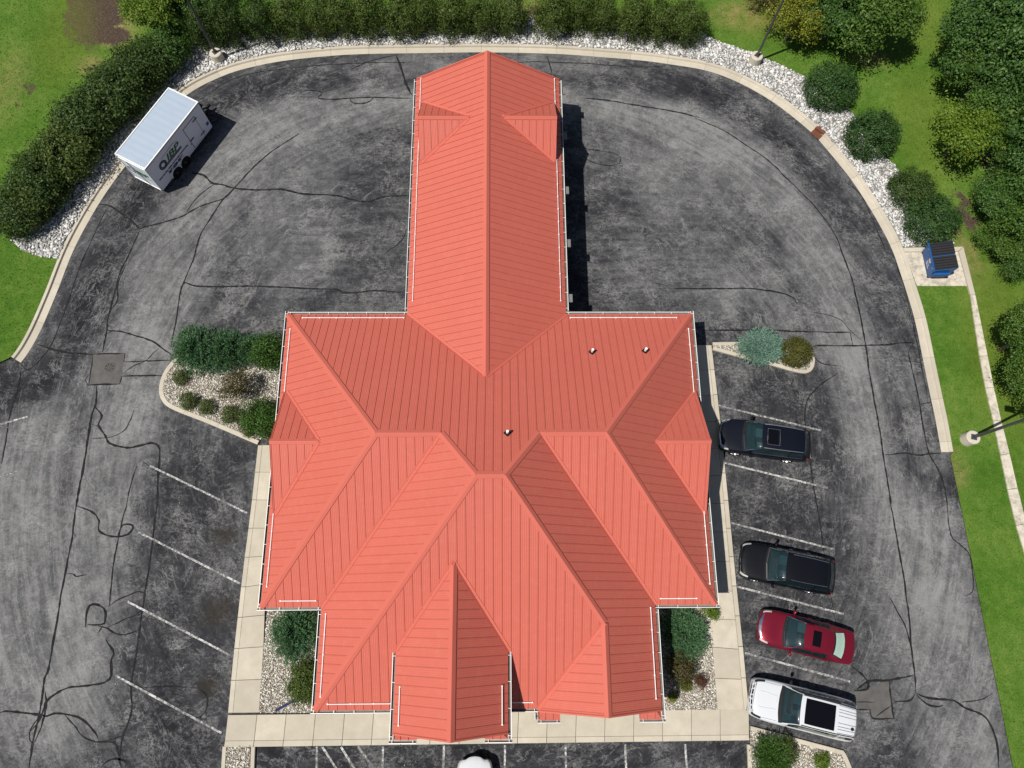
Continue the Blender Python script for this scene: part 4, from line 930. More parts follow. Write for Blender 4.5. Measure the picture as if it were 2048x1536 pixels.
# ================================================================== STREET FURNITURE
def lamp_post(u, v, label, zb=0.65):
    x, y = g(u, v); e = empty('lamp_post', (x, y, ZL), label=label, cat='lamp post', group='car park lamp posts')
    mb = MB(); mb.lathe([(.0, zb), (.36, zb), (.4, zb - .04), (.41, .0)], 28); mb.build('concrete_base', 'base_concrete', e)
    mb = MB(); mb.box(-.16, .16, -.16, .16, zb, zb + .03)
    for a in (-1, 1):
        for b in (-1, 1): mb.lathe([(.0, zb + .09), (.02, zb + .09), (.02, zb + .03)], 6, at=(a * .12, b * .12, 0))
    mb.build('anchor_plate', 'lamp_metal', e)
    mb = MB(); mb.v += [(a * .065, b * .065, zb + .03) for a, b in ((-1, -1), (1, -1), (1, 1), (-1, 1))] + [(a * .05, b * .05, 7.6) for a, b in ((-1, -1), (1, -1), (1, 1), (-1, 1))]
    mb.f += [(0, 1, 5, 4), (1, 2, 6, 5), (2, 3, 7, 6), (3, 0, 4, 7), (4, 5, 6, 7)]; mb.build('pole', 'lamp_metal', e)
    mb = MB(); mb.box(-.05, .45, -.04, .04, 7.5, 7.58).box(.4, .95, -.17, .17, 7.46, 7.6); h = mb.build('lamp_head', 'lamp_metal', e)
    e.rotation_euler[2] = math.atan2(-y + 15, -x); return e
lamp_post(439, 121, 'dark lamp post on concrete base among white stones beside the row of upright shrubs')
lamp_post(1507, 127, 'dark lamp post on concrete base at the lawn edge near the yellow-green tree')
lamp_post(1931, 880, 'dark lamp post on pale concrete base in the lawn strip beside the concrete edging')
# round drain grate
x, y = g(219, 735); e = empty('drain_grate', (x, y, 0.0), label='round cast iron storm drain grate in the grey asphalt patch', cat='drain')
mb = MB(); mb.lathe([(.27, .012), (.27, .03), (.32, .03), (.33, .012)], 28); mb.build('rim', 'iron', e)
mb = MB(); mb.lathe([(.0, .008), (.27, .008)], 28); mb.build('sump', 'rubber', e)
mb = MB()
for r0, r1 in ((.05, .09), (.14, .175), (.215, .245)): mb.lathe([(r0, .012), (r0, .026), (r1, .026), (r1, .012)], 24)
for k in range(8): t = k * math.pi / 4; mb.prism([(math.cos(t) * a - math.sin(t) * b, math.sin(t) * a + math.cos(t) * b) for a, b in ((.03, -.016), (.265, -.016), (.265, .016), (.03, .016))], .012, .0275)
mb.build('bars', 'iron', e)
# rusty kerb inlet
p0 = np.array(g(1625, 275)); p1 = np.array(g(1643, 258)); ang = math.atan2(*(p1 - p0)[::-1]); x, y = (p0 + p1) / 2 + np.array((.1, .05)); d_i = ang
e = empty('kerb_inlet', (x, y, 0), ang, label='rusty cast iron storm inlet set in the curved kerb', cat='drain')
mb = MB(); mb.box(-.45, -.02, -.36, .36, .02, .055); mb.build('grate_frame', 'rust', e)
mb = MB()
for k in range(6): mb.box(-.42, -.06, -.31 + k * .11, -.25 + k * .11, .056, .075)
mb.build('grate_bars', 'rust', e); mb = MB(); mb.box(.0, .42, -.36, .36, .02, .175); mb.build('kerb_box', 'rust', e)
# downspout extension
p = g(552, 1421, .15); q = g(590, 1400, .25); mb = MB(); mb.tube([(p[0], p[1], .17), (q[0], q[1], .22), (q[0] + .5, q[1] + .28, .3)], .065, 8)
tag(mb.build('drain_pipe', 'pipe_blue'), 'dark blue drain pipe lying on pebbles under the olive shrub', 'pipe')

# ================================================================== DUMPSTER
e = empty('dumpster', (26.82, 19.82, .135), RAD(1), label='blue steel dumpster with two ribbed black lids on concrete pad', cat='dumpster')
mb = MB()
def hexa(mb, lo, hi):
    b = len(mb.v); mb.v += lo + hi; mb.f += [tuple(b + i for i in q) for q in ((3, 2, 1, 0), (4, 5, 6, 7), (0, 1, 5, 4), (1, 2, 6, 5), (2, 3, 7, 6), (3, 0, 4, 7))]; return mb
hexa(mb, [(-.48, -.9, .14), (.5, -.9, .14), (.5, .9, .14), (-.48, .9, .14)], [(-.62, -.92, 1.1), (.62, -.92, 1.42), (.62, .92, 1.42), (-.62, .92, 1.1)])
bod = mb.build('body', 'bin_blue', e)
mb = MB()
for s_ in (-1, 1): mb.box(-.5, .5, *sorted((s_ * .915, s_ * 1.05)), .62, .82)
mb.build('fork_pocket', 'bin_blue', e)
mb = MB(); hexa(mb, [(-.66, -.96, 1.03), (-.58, -.96, 1.03), (-.58, .96, 1.03), (-.66, .96, 1.03)], [(-.66, -.96, 1.12), (-.58, -.96, 1.12), (-.58, .96, 1.12), (-.66, .96, 1.12)]); mb.build('rim', 'bin_blue', e)
for s_ in (-1, 1):
    mb = MB(); y0, y1 = (.03, .9) if s_ > 0 else (-.9, -.03); zf = lambda x: 1.15 + (x + .6) * .26
    hexa(mb, [(-.6, y0, zf(-.6)), (.62, y0, zf(.62)), (.62, y1, zf(.62)), (-.6, y1, zf(-.6))], [(-.6, y0, zf(-.6) + .03), (.62, y0, zf(.62) + .03), (.62, y1, zf(.62) + .03), (-.6, y1, zf(-.6) + .03)])
    lid = mb.build('lid', 'bin_lid', e); mb = MB()
    for k in range(5):
        ya = y0 + .06 + k * .165; hexa(mb, [(-.55, ya, zf(-.55) + .031), (.58, ya, zf(.58) + .031), (.58, ya + .085, zf(.58) + .031), (-.55, ya + .085, zf(-.55) + .031)], [(-.53, ya + .015, zf(-.53) + .085), (.56, ya + .015, zf(.56) + .085), (.56, ya + .07, zf(.56) + .085), (-.53, ya + .07, zf(-.53) + .085)])
    mb.build('lid_ribs', 'bin_lid', lid)
for a in (-1, 1):
    for b in (-1, 1):
        mb = MB(); mb.lathe([(.0, -.03), (.07, -.03), (.07, .03), (.0, .03)], 12, 'y', (a * .42, b * .82, .07)); mb.build('caster', 'rubber', e)
def front(yc, zc, pts, name, mat, dd=.004):     # flat shapes on the sloping front face
    mb = MB(); fx = lambda z: -.48 - (z - .14) / .96 * .14 - dd
    mb.quad(*[(fx(zc + b), yc + a, zc + b) for a, b in pts]); mb.build(name, mat, bod, fix=False)
front(-.1, .82, [(.17 * math.sin(t * math.pi / 8) * (1 if t % 2 else .8), .17 * math.cos(t * math.pi / 8) * (1 if t % 2 else .8)) for t in range(16)], 'emblem', 'white_print')
for k in range(5): t = k * 2 * math.pi / 5; front(-.1 + .085 * math.sin(t), .82 + .085 * math.cos(t), [(.035 * math.sin(a), .035 * math.cos(a)) for a in np.linspace(0, 6.28, 9)[:-1]], 'emblem_petal', 'red_print', .007)
front(-.12, .52, [(-.2, -.03), (.2, -.03), (.2, .03), (-.2, .03)], 'sticker', 'white_print'); front(-.16, .36, [(-.24, -.035), (.24, -.035), (.24, .03), (-.24, .03)], 'sticker', 'white_print')
front(.62, .95, [(-.05, -.05), (.06, -.05), (.06, .06), (-.05, .06)], 'sticker', 'white_print'); front(-.66, .93, [(-.05, -.06), (.05, -.06), (.05, .06), (-.05, .06)], 'sticker', 'white_print')

# ================================================================== TRAILER
def text_mesh(body, size, mat, parent, loc, rot, shear=0.0, width=None, name='lettering', bold=0.0):
    c = bpy.data.curves.new(name, 'FONT'); c.body = body; c.size = size; c.shear = shear; c.offset = bold; c.extrude = 0.001; c.resolution_u = 3
    t = bpy.data.objects.new(name, c); COL.objects.link(t); bpy.context.view_layer.update()
    me = bpy.data.meshes.new_from_object(t.evaluated_get(bpy.context.evaluated_depsgraph_get())); bpy.data.objects.remove(t)
    if width:
        xs_ = [v.co.x for v in me.vertices]; k = width / (max(xs_) - min(xs_))
        for v in me.vertices: v.co.x = (v.co.x - min(xs_)) * k
    me.materials.clear(); o = link(name, me, mat, parent); o.location = loc; o.rotation_euler = rot; return o
TL, TW, ZT, ZB = 5.45, 2.22, 2.78, .42
ang = math.atan2(29.62 - 24.84, -18.75 + 21.32)
cx = (-20.67 - 18.75 - 21.32 - 23.34) / 4; cy = (30.69 + 29.62 + 24.84 + 25.81) / 4
tr = empty('cargo_trailer', (cx, cy, 0), ang, label='white enclosed cargo trailer with green IBP lettering parked at the curved kerb', cat='trailer')
hl, hw = TL / 2, TW / 2
mb = MB(); mb.box(-hl, hl, -hw, hw, ZB, ZT - .03); body = mb.build('body', 'trailer_white', tr)
bm = bmesh.new(); bm.from_mesh(body.data); bmesh.ops.bevel(bm, geom=[e_ for e_ in bm.edges if abs(e_.verts[0].co.z - e_.verts[1].co.z) > 1], offset=.06, segments=3, affect='EDGES'); bm.to_mesh(body.data); bm.free()
mb = MB(); n_ = 12
rs2 = random.Random(3)
for i in range(n_):       # roof skin in slightly dished bays
    x0 = -hl + .07 + (TL - .14) * i / n_; x1 = -hl + .07 + (TL - .14) * (i + 1) / n_; zc = ZT - .005 + rs2.uniform(-.004, .004)
    mb.quad((x0, -hw + .07, ZT - .012), (x0, 0, ZT), ((x0 + x1) / 2, 0, zc + .012), ((x0 + x1) / 2, -hw + .07, ZT - .006)); mb.quad(((x0 + x1) / 2, -hw + .07, ZT - .006), ((x0 + x1) / 2, 0, zc + .012), (x1, 0, ZT), (x1, -hw + .07, ZT - .012))
    mb.quad((x0, 0, ZT), (x0, hw - .07, ZT - .012), ((x0 + x1) / 2, hw - .07, ZT - .006), ((x0 + x1) / 2, 0, zc + .012)); mb.quad(((x0 + x1) / 2, 0, zc + .012), ((x0 + x1) / 2, hw - .07, ZT - .006), (x1, hw - .07, ZT - .012), (x1, 0, ZT))
M['trailer_roof'] = simple('trailer_roof', (0.4, 0.47, 0.56), 0.35, 0.15, var=0.06, scale=1.5)
mb.build('roof_skin', 'trailer_roof', tr, fix=False)
mb = MB(); mb.box(-hl - .01, hl + .01, -hw - .015, -hw + .05, ZT - .06, ZT + .012).box(-hl - .01, hl + .01, hw - .05, hw + .015, ZT - .06, ZT + .012).box(-hl - .012, -hl + .05, -hw + .051, hw - .051, ZT - .06, ZT + .01).box(hl - .05, hl + .012, -hw + .051, hw - .051, ZT - .06, ZT + .01)
mb.build('roof_trim', 'white_metal', tr)
mb = MB(); mb.box(-hl + .05, hl - .05, -hw - .012, -hw - .001, ZT - .105, ZT - .062); mb.build('trim_strip', 'trim_green', tr)
yS_ = -hw - .002
for xw in (1.52, 2.4):
    x = -hl + xw
    mb = MB(); mb.lathe([(.0, 0), (.44, 0)], 28, 'y', (x, yS_ - .003, .42)); mb.build('wheel_arch', 'black_plastic', tr, fix=False)
    for s_ in (-1, 1):
        mb = MB(); mb.lathe([(.15, -.1), (.31, -.11), (.355, -.07), (.36, 0), (.355, .07), (.31, .11), (.15, .1)], 28, 'y', (x, s_ * (hw - .06), .36)); wh = mb.build('wheel', 'rubber', tr, True)
        mb = MB(); mb.lathe([(.0, s_ * .06), (.06, s_ * .075), (.14, s_ * .04), (.2, s_ * .09)], 20, 'y', (x, s_ * (hw - .06), .36)); mb.build('rim', 'iron', wh)
        if s_ < 0:
            mb = MB(); rr = []
            for k in range(13): t = math.pi * k / 12; rr.append((math.cos(t), math.sin(t)))
            for k in range(12):
                (c0, s0), (c1, s1) = rr[k], rr[k + 1]
                hexa(mb, [(x + .43 * c0, yS_ - .06, .42 + .43 * s0), (x + .43 * c1, yS_ - .06, .42 + .43 * s1), (x + .43 * c1, yS_, .42 + .43 * s1), (x + .43 * c0, yS_, .42 + .43 * s0)], [(x + .47 * c0, yS_ - .06, .42 + .47 * s0), (x + .47 * c1, yS_ - .06, .42 + .47 * s1), (x + .47 * c1, yS_, .42 + .47 * s1), (x + .47 * c0, yS_, .42 + .47 * s0)])
            mb.build('fender', 'white_metal', tr)
# side door
x0, x1, z0, z1 = -hl + 3.5, -hl + 4.65, .52, 2.33
mb = MB(); mb.box(x0 + .03, x1 - .03, yS_ - .02, yS_, z0 + .03, z1 - .03); door = mb.build('side_door', 'trailer_white', tr)
mb = MB()
for a in ((x0, x1, z1 - .03, z1), (x0, x1, z0, z0 + .03), (x0, x0 + .03, z0 + .03, z1 - .03), (x1 - .03, x1, z0 + .03, z1 - .03)): mb.box(a[0], a[1], yS_ - .012, yS_, a[2], a[3])
mb.build('door_seal', 'rubber', door)
mb = MB(); mb.box(x0 - .02, x0 + .34, yS_ - .06, yS_ - .021, 1.2, 1.25).box(x0 - .09, x0 - .05, yS_ - .05, yS_, 1.0, 1.06); mb.build('door_latch', 'black_plastic', door)
for z in (.75, 2.05): mb = MB(); mb.box(x1 - .3, x1 + .1, yS_ - .035, yS_ - .021, z, z + .035).box(x1 - .3, x1 + .1, yS_ - .035, yS_ - .021, z + .08, z + .115); mb.build('hinge', 'iron', door)
mb = MB(); mb.box(-hl + 5.1, -hl + 5.33, yS_ - .006, yS_, .85, 1.1); mb.build('sticker', 'bin_blue', tr)
# lettering and coil emblem on the side
RX = (math.pi / 2, 0, 0); ys2 = yS_ - .004
def ring2d(par, cx_, cz_, r0, r1, place, mat, name):
    mb = MB(); n = 32
    for k in range(n):
        t0, t1 = 2 * math.pi * k / n, 2 * math.pi * (k + 1) / n
        mb.quad(*[place(cx_ + r * math.cos(t), cz_ + r * math.sin(t)) for r, t in ((r0, t0), (r1, t0), (r1, t1), (r0, t1))])
    mb.build(name, mat, par, fix=False)
side = lambda a, b: (-hl + a, ys2, b)
cR, cz = 1.08, 1.80
for a, b in ((.15, .24), (.25, .33)): ring2d(body, cR, cz, a, b, side, 'navy_print', 'coil_emblem')
mb = MB(); mb.quad(side(cR + .05, cz - .33), side(2.78, cz - .33), side(2.78, cz - .255), side(cR + .05, cz - .255)).quad(side(cR + .18, cz - .235), side(2.78, cz - .235), side(2.78, cz - .16), side(cR + .24, cz - .16)).quad(side(2.73, cz - .255), side(2.78, cz - .255), side(2.78, cz - .235), side(2.73, cz - .235))
mb.build('emblem_bar', 'navy_print', body, fix=False)
mb = MB(); mb.quad(side(1.2, 2.2), side(2.36, 2.3), side(2.36, 2.345), side(1.2, 2.225)); mb.build('emblem_roofline', 'navy_print', body, fix=False)
mb = MB(); mb.quad(side(2.36, 2.3), side(2.78, 2.16), side(2.78, 2.185), side(2.36, 2.345)); mb.build('emblem_roofline', 'green_print', body, fix=False)
text_mesh('IBP', .62, 'green_print', body, (-hl + 1.5, ys2, cz - .12), RX, .25, 1.3, bold=.02)
text_mesh('Metal Roofing, Siding and Portable Roll-forming', .15, 'navy_print', body, (-hl + .27, ys2, 1.17), RX, 0, 2.95, bold=.01)
text_mesh('269-528-4099', .26, 'navy_print', body, (-hl + 1.05, ys2, .88), RX, .1, 1.5, bold=.02)
# rear end: frame, diagonal cable, emblem
rear = lambda a, b: (-hl - .006, -a, b)
RR = (math.pi / 2, 0, -math.pi / 2)
mb = MB(); mb.box(-hl - .03, -hl - .001, -hw + .06, -hw + .1, ZB, ZT - .06).box(-hl - .03, -hl - .001, hw - .1, hw - .06, ZB, ZT - .06).box(-hl - .03, -hl - .001, -hw + .1, hw - .1, ZB, ZB + .05).box(-hl - .03, -hl - .001, -hw + .1, hw - .1, ZT - .25, ZT - .2); mb.build('rear_door_frame', 'white_metal', tr)
mb = MB(); mb.tube([(-hl - .03, .45, ZT - .3), (-hl - .03, -.25, ZB + .1)], .015, 6); mb.build('door_cable', 'rubber', tr)
for a, b in ((.15, .19), (.24, .29)): ring2d(body, -.6, 1.55, a, b, rear, 'navy_print', 'coil_emblem')
mb = MB(); mb.quad(rear(-.55, 1.26), rear(.85, 1.26), rear(.85, 1.31), rear(-.55, 1.31)); mb.build('emblem_bar', 'navy_print', body, fix=False)
mb = MB(); mb.quad(rear(-.55, 1.9), rear(.5, 2.05), rear(.5, 2.09), rear(-.55, 1.925)); mb.build('emblem_roofline', 'green_print', body, fix=False)
text_mesh('IBP', .55, 'green_print', body, (-hl - .007, .25, 1.4), RR, .25, 1.0, bold=.025)
# tongue, jack and coupler
mb = MB(); mb.tube([(hl - .1, -.7, .45), (hl + 1.0, -.04, .45)], .05, 6).tube([(hl - .1, .7, .45), (hl + 1.0, .04, .45)], .05, 6).box(hl + .95, hl + 1.25, -.07, .07, .42, .56); mb.build('tongue', 'black_plastic', tr)
mb = MB(); mb.tube([(hl + .6, .0, .05), (hl + .6, .0, 1.25)], .05, 8).tube([(hl + .6, .0, 1.2), (hl + .6, .3, 1.2)], .03, 6).box(hl + .5, hl + .7, -.1, .1, 1.0, 1.15); mb.build('jack', 'black_plastic', tr)
mb = MB(); mb.box(hl + .15, hl + .4, -.25, .25, .5, .8); mb.build('battery_box', 'black_plastic', tr)
mb = MB(); mb.tube([(hl + .05, .45, .5), (hl + .25, .45, 1.0), (hl + .45, .3, .95), (hl + .5, .25, .5)], .02, 6).tube([(hl + .75, -.1, .5), (hl + .95, -.2, .85), (hl + 1.1, -.1, .6)], .02, 6); mb.build('safety_chain', 'iron', tr)

# ================================================================== CARS
def pchip(x, y, xq):
    x, y = np.asarray(x, float), np.asarray(y, float); h = np.diff(x); dl = np.diff(y) / h; m_ = np.zeros(len(x))
    for i in range(1, len(x) - 1):
        if dl[i - 1] * dl[i] > 0: w1, w2 = 2 * h[i] + h[i - 1], h[i] + 2 * h[i - 1]; m_[i] = (w1 + w2) / (w1 / dl[i - 1] + w2 / dl[i])
    m_[0], m_[-1] = dl[0], dl[-1]
    i = np.clip(np.searchsorted(x, xq) - 1, 0, len(x) - 2); t = (xq - x[i]) / h[i]
    return (2 * t ** 3 - 3 * t ** 2 + 1) * y[i] + (t ** 3 - 2 * t ** 2 + t) * h[i] * m_[i] + (-2 * t ** 3 + 3 * t ** 2) * y[i + 1] + (t ** 3 - t ** 2) * h[i] * m_[i + 1]
def make_car(name, label, cat, ctr, ang, L, W_, St, paintm, feats):
    """St rows: (s, w, zlow, zshoulder, w5, z5, w6, z6, z8, forward bow) ; s = distance from the nose as a fraction-free length"""
    e = empty(name, (ctr[0], ctr[1], 0.0), ang, label=label, cat=cat)
    s_ = np.array([r[0] for r in St]); ns = len(St)
    T = 9; XP = np.zeros((ns, T)); YP = np.zeros((ns, T)); ZP = np.zeros((ns, T))
    for i, (s0, w, zl, zs, w5, z5, w6, z6, z8, bow) in enumerate(St):
        YP[i] = [w * .93, w * .985, w, w * .985, w * .94, w5, w6, w6 * .5, 0]
        ZP[i] = [zl, zl + .14, .55 * (zl + zs) + .03, zs - .09, zs, z5, z6, z6 + .78 * (z8 - z6), z8]
        bw = np.array([0, 0, 0, 0, .05, .2, .3, .85, 1.0]) * bow
        XP[i] = L / 2 - s0 + bw
    NS, NT = 9, 6
    sq = np.concatenate([np.linspace(i, i + 1, NS, endpoint=False) for i in range(ns - 1)] + [[ns - 1.0]])
    tq = np.concatenate([np.linspace(i, i + 1, NT, endpoint=False) for i in range(T - 1)] + [[T - 1.0]])
    ar = np.arange(ns); at_ = np.arange(T)
    # interpolate along the length using true distance, then across the section
    sd = np.interp(sq, ar, s_)
    def interp2(Mx):
        A_ = np.stack([pchip(s_, Mx[:, j], sd) for j in range(T)], 1)
        return np.stack([pchip(at_, A_[i], tq) for i in range(len(sq))], 0)
    X, Y, Z = interp2(XP), interp2(YP), interp2(ZP)
    # parts by region in (station, section) space
    reg = feats['regions']; parts = {}
    wheels = feats['wheels']; wr = feats['wr']
    for i in range(len(sq) - 1):
        sm = (sq[i] + sq[i + 1]) / 2
        for j in range(len(tq) - 1):
            tm = (tq[j] + tq[j + 1]) / 2
            xm = X[i:i + 2, j:j + 2].mean(); zm = Z[i:i + 2, j:j + 2].mean()
            if tm < 3.2 and any((xm - wx) ** 2 + (zm - wr) ** 2 < (wr + .07) ** 2 for wx in wheels): continue
            key = 'body'
            for nm, s0, s1, t0, t1, sd_ in reg:
                if s0 <= sm <= s1 and t0 <= tm <= t1: key = nm; break
            parts.setdefault(key, []).append((i, j))
    nT = len(tq)
    for key, cells in parts.items():
        nm, mat, raise_, mode = feats['mats'].get(key, ('body', paintm, 0, 'both'))
        for sides in (((1, -1),) if mode == 'both' else ((1,), (-1,))):
            vid = {}; V = []; F_ = []
            for sd_ in sides:
                for (i, j) in cells:
                    q = []
                    for a, b in ((i, j), (i + 1, j), (i + 1, j + 1), (i, j + 1)):
                        k = (a, b, sd_ if Y[a, b] > 1e-6 else 0)
                        if k not in vid: vid[k] = len(V); V.append((X[a, b], sd_ * Y[a, b], Z[a, b] + raise_))
                        q.append(vid[k])
                    F_.append(tuple(q) if sd_ > 0 else tuple(reversed(q)))
            if key == 'body':
                for end in (0, len(sq) - 1):
                    ring = [vid.get((end, b, 1 if Y[end, b] > 1e-6 else 0)) for b in range(nT)] + [vid.get((end, b, -1)) for b in range(nT - 2, -1, -1)]
                    ring = [r for r in ring if r is not None]
                    if len(ring) > 2: F_.append(tuple(ring))
            me = mesh(nm, V, F_); fixn(me); me.shade_smooth(); 
            link(nm, me, mat, e)
    # dark underbody / cabin tub
    mb = MB(); wmax = max(r[1] for r in St); mb.box(-L / 2 + .25, L / 2 - .25, -wmax * .86, wmax * .86, .22, .42)
    tub = mb.build('underbody', 'black_plastic', e)
    c0, c1 = feats['cabin']; seat = feats['seat']
    bx = St[c0][0] + .1; mb = MB(); mb.box(L / 2 - bx - .45, L / 2 - bx, -wmax * .74, wmax * .74, .6, St[c0][3] - .06); mb.build('dashboard', 'dash', e)
    for sd_ in (1, -1):
        sx = L / 2 - bx - 1.0
        st = MB(); st.box(sx - .1, sx + .45, sd_ * .4 - .25, sd_ * .4 + .25, .42, .66); st_o = st.build('seat', seat, e)
        st = MB(); hexa(st, [(sx - .2, sd_ * .4 - .25, .55), (sx + .0, sd_ * .4 - .25, .55), (sx + .0, sd_ * .4 + .25, .55), (sx - .2, sd_ * .4 + .25, .55)], [(sx - .38, sd_ * .4 - .21, 1.15), (sx - .24, sd_ * .4 - .21, 1.15), (sx - .24, sd_ * .4 + .21, 1.15), (sx - .38, sd_ * .4 + .21, 1.15)]); st.build('seat_back', seat, st_o)
        st = MB(); st.box(sx - .42, sx - .3, sd_ * .4 - .13, sd_ * .4 + .13, 1.18, 1.34); st.build('headrest', seat, st_o)
    mb = MB(); n = 16; wx_, wy_ = L / 2 - bx - .5, .4
    ring = [(wx_ - .02 + .08 * math.sin(2 * math.pi * k / n), wy_ + .18 * math.cos(2 * math.pi * k / n), .92 + .16 * math.sin(2 * math.pi * k / n)) for k in range(n + 1)]; mb.tube(ring, .016, 5, False); mb.build('steering_wheel', 'rubber', e)
    mb = MB(); mb.box(L / 2 - bx - 1.95, L / 2 - bx - 1.5, -wmax * .7, wmax * .7, .45, .7); mb.box(L / 2 - bx - 2.2, L / 2 - bx - 2.0, -wmax * .68, wmax * .68, .5, 1.1); mb.build('rear_seat', seat, e)
    for wx in wheels:
        for sd_ in (1, -1):
            yy = sd_ * (wmax - .13)
            mb = MB(); mb.lathe([(wr * .6, -.1), (wr * .9, -.11), (wr * .98, -.07), (wr, 0), (wr * .98, .07), (wr * .9, .11), (wr * .6, .1)], 24, 'y', (wx, yy, wr)); wh = mb.build('wheel', 'rubber', e, True)
            mb = MB(); mb.lathe([(wr * .62, sd_ * .09), (wr * .6, sd_ * .06), (wr * .54, sd_ * .04)], 24, 'y', (wx, yy, wr))
            for k in range(5):
                t = 2 * math.pi * k / 5; c, s2 = math.cos(t), math.sin(t); q = [(c * a - s2 * b, s2 * a + c * b) for a, b in ((.03, -.035), (wr * .6, -.025), (wr * .6, .025), (.03, .035))]
                bb = len(mb.v); mb.v += [(wx + a, yy + sd_ * .05, wr + b) for a, b in q] + [(wx + a, yy + sd_ * .095, wr + b) for a, b in q]; mb.f += [tuple(bb + i for i in z_) for z_ in ((3, 2, 1, 0), (4, 5, 6, 7), (0, 1, 5, 4), (1, 2, 6, 5), (2, 3, 7, 6), (3, 0, 4, 7))]
            mb.lathe([(.0, sd_ * .1), (.06, sd_ * .1), (.07, sd_ * .05)], 12, 'y', (wx, yy, wr)); mb.build('rim', 'alloy', wh)
            mb = MB(); mb.lathe([(.0, 0), (wr + .075, 0)], 20, 'y', (wx, sd_ * (wmax - .3), wr)); mb.build('wheel_well', 'black_plastic', e, fix=False)
    # mirrors
    for sd_ in (1, -1):
        mx = L / 2 - St[c0][0] - .28; my = sd_ * (wmax - .02); mz = St[c0][3] + .06; mb = MB()
        prof = [(0, .02), (.04, .09), (.12, .115), (.2, .1), (.24, .06)]
        n = 10; b = len(mb.v)
        for d_y, r in prof:
            for k in range(n): t = 2 * math.pi * k / n; mb.v.append((mx + r * .75 * math.cos(t) - .25 * d_y * .5, my + sd_ * d_y, mz + r * .8 * math.sin(t)))
        for i in range(len(prof) - 1):
            for k in range(n): mb.f.append((b + i * n + k, b + i * n + (k + 1) % n, b + (i + 1) * n + (k + 1) % n, b + (i + 1) * n + k))
        mb.f.append(tuple(b + (len(prof) - 1) * n + k for k in range(n))); mi = mb.build('mirror', feats.get('mirror', paintm), e, True)
        for hx in feats['handles']:
            mb = MB(); zz = St[c0][3] - .12; mb.box(hx - .1, hx + .1, *sorted((sd_ * (wmax * .985), sd_ * (wmax * .985 + .035))), zz, zz + .035); mb.build('door_handle', feats.get('handle', paintm), e)
        if feats.get('rails'):
            s0, s1, tt = feats['rails']; pts = []
            for sv in np.linspace(s0, s1, 10):
                i = int(np.argmin(abs(sq - sv))); j = int(np.argmin(abs(tq - tt))); up = .03
                pts.append((X[i, j], sd_ * Y[i, j], Z[i, j] + up))
            mb = MB(); mb.tube(pts, .022, 6); mb.build('roof_rail', feats.get('railmat', 'alloy'), e)
    # wipers
    i = int(np.argmin(abs(sq - (c0 + .12))))
    for y0, y1 in ((-.1, .55), (-.62, -.02)):
        pts = []
        for y in np.linspace(y0, y1, 6):
            j = int(np.argmin(abs(Y[i] - abs(y)) + (tq < 5.5) * 9)); pts.append((X[i, j], y, Z[i, j] + .02))
        mb = MB(); mb.tube(pts, .009, 5); mb.build('wiper', 'black_plastic', e)
    def surf(sv, tv, sd_=1):
        i = int(np.argmin(abs(sq - sv))); j = int(np.argmin(abs(tq - tv))); return (X[i, j], sd_ * Y[i, j], Z[i, j])
    return e, surf, (X, Y, Z, sq, tq)
def gapline(e, surf, pts, mat='black_plastic', r=.007, name='panel_gap', dz=.0):
    for sd_ in (1, -1):
        mb = MB(); P = [surf(a, b, sd_) for a, b in pts]; P = [(p[0], p[1], p[2] + dz) for p in P]; mb.tube(P, r, 5); mb.build(name, mat, e)
# -- SUV / wagon station tables (s, w, zlow, zsh, w5, z5, w6, z6, z8, bow)
def suv_st(L, w, h, hood, cowl, rf, rr, blunt=1.0, hz=1.0):
    k = w; n = hood
    return [(0.0, .70 * k, .36, .66 * hz, .55 * k, .72 * hz, .42 * k, .74 * hz, .76 * hz, .10), (.05, .80 * k, .33, .76 * hz, .66 * k, .82 * hz, .52 * k, .84 * hz, .86 * hz, .10), (.22, .91 * k, .27, .86 * hz, .80 * k, .91 * hz, .66 * k, .94 * hz, .97 * hz, .08),
            (.55, .97 * k, .24, .93 * hz, .87 * k, .97 * hz, .72 * k, 1.0 * hz, 1.03 * hz, .06), (cowl * .72, k, .23, .98 * hz, .90 * k, 1.02 * hz, .76 * k, 1.06 * hz, 1.085 * hz, .06),
            (cowl, k, .23, 1.02 * hz, .88 * k, 1.08 * hz, .79 * k, 1.10 * hz, 1.13 * hz, .14), (rf, k, .23, 1.05 * hz, .735 * k, h * .925, .66 * k, h * .96, h * .985, .07), (rf + .6, k, .23, 1.06 * hz, .74 * k, h * .945, .665 * k, h * .98, h, .0),
            (rr - .7, k, .23, 1.07 * hz, .73 * k, h * .94, .65 * k, h * .975, h * .995, .0), (rr, .97 * k, .25, 1.08 * hz, .70 * k, h * .905, .62 * k, h * .94, h * .96, -.06),
            (L - .2, .93 * k, .3, 1.03 * hz, .80 * k, 1.06 * hz, .70 * k, 1.08 * hz, 1.10 * hz, -.08), (L - .07, .89 * k, .34, .93 * hz, .78 * k, .96 * hz, .66 * k, .97 * hz, .98 * hz, -.06), (L, .82 * k, .4, .7 * hz, .70 * k, .72 * hz, .6 * k, .73 * hz, .74 * hz, -.04)]
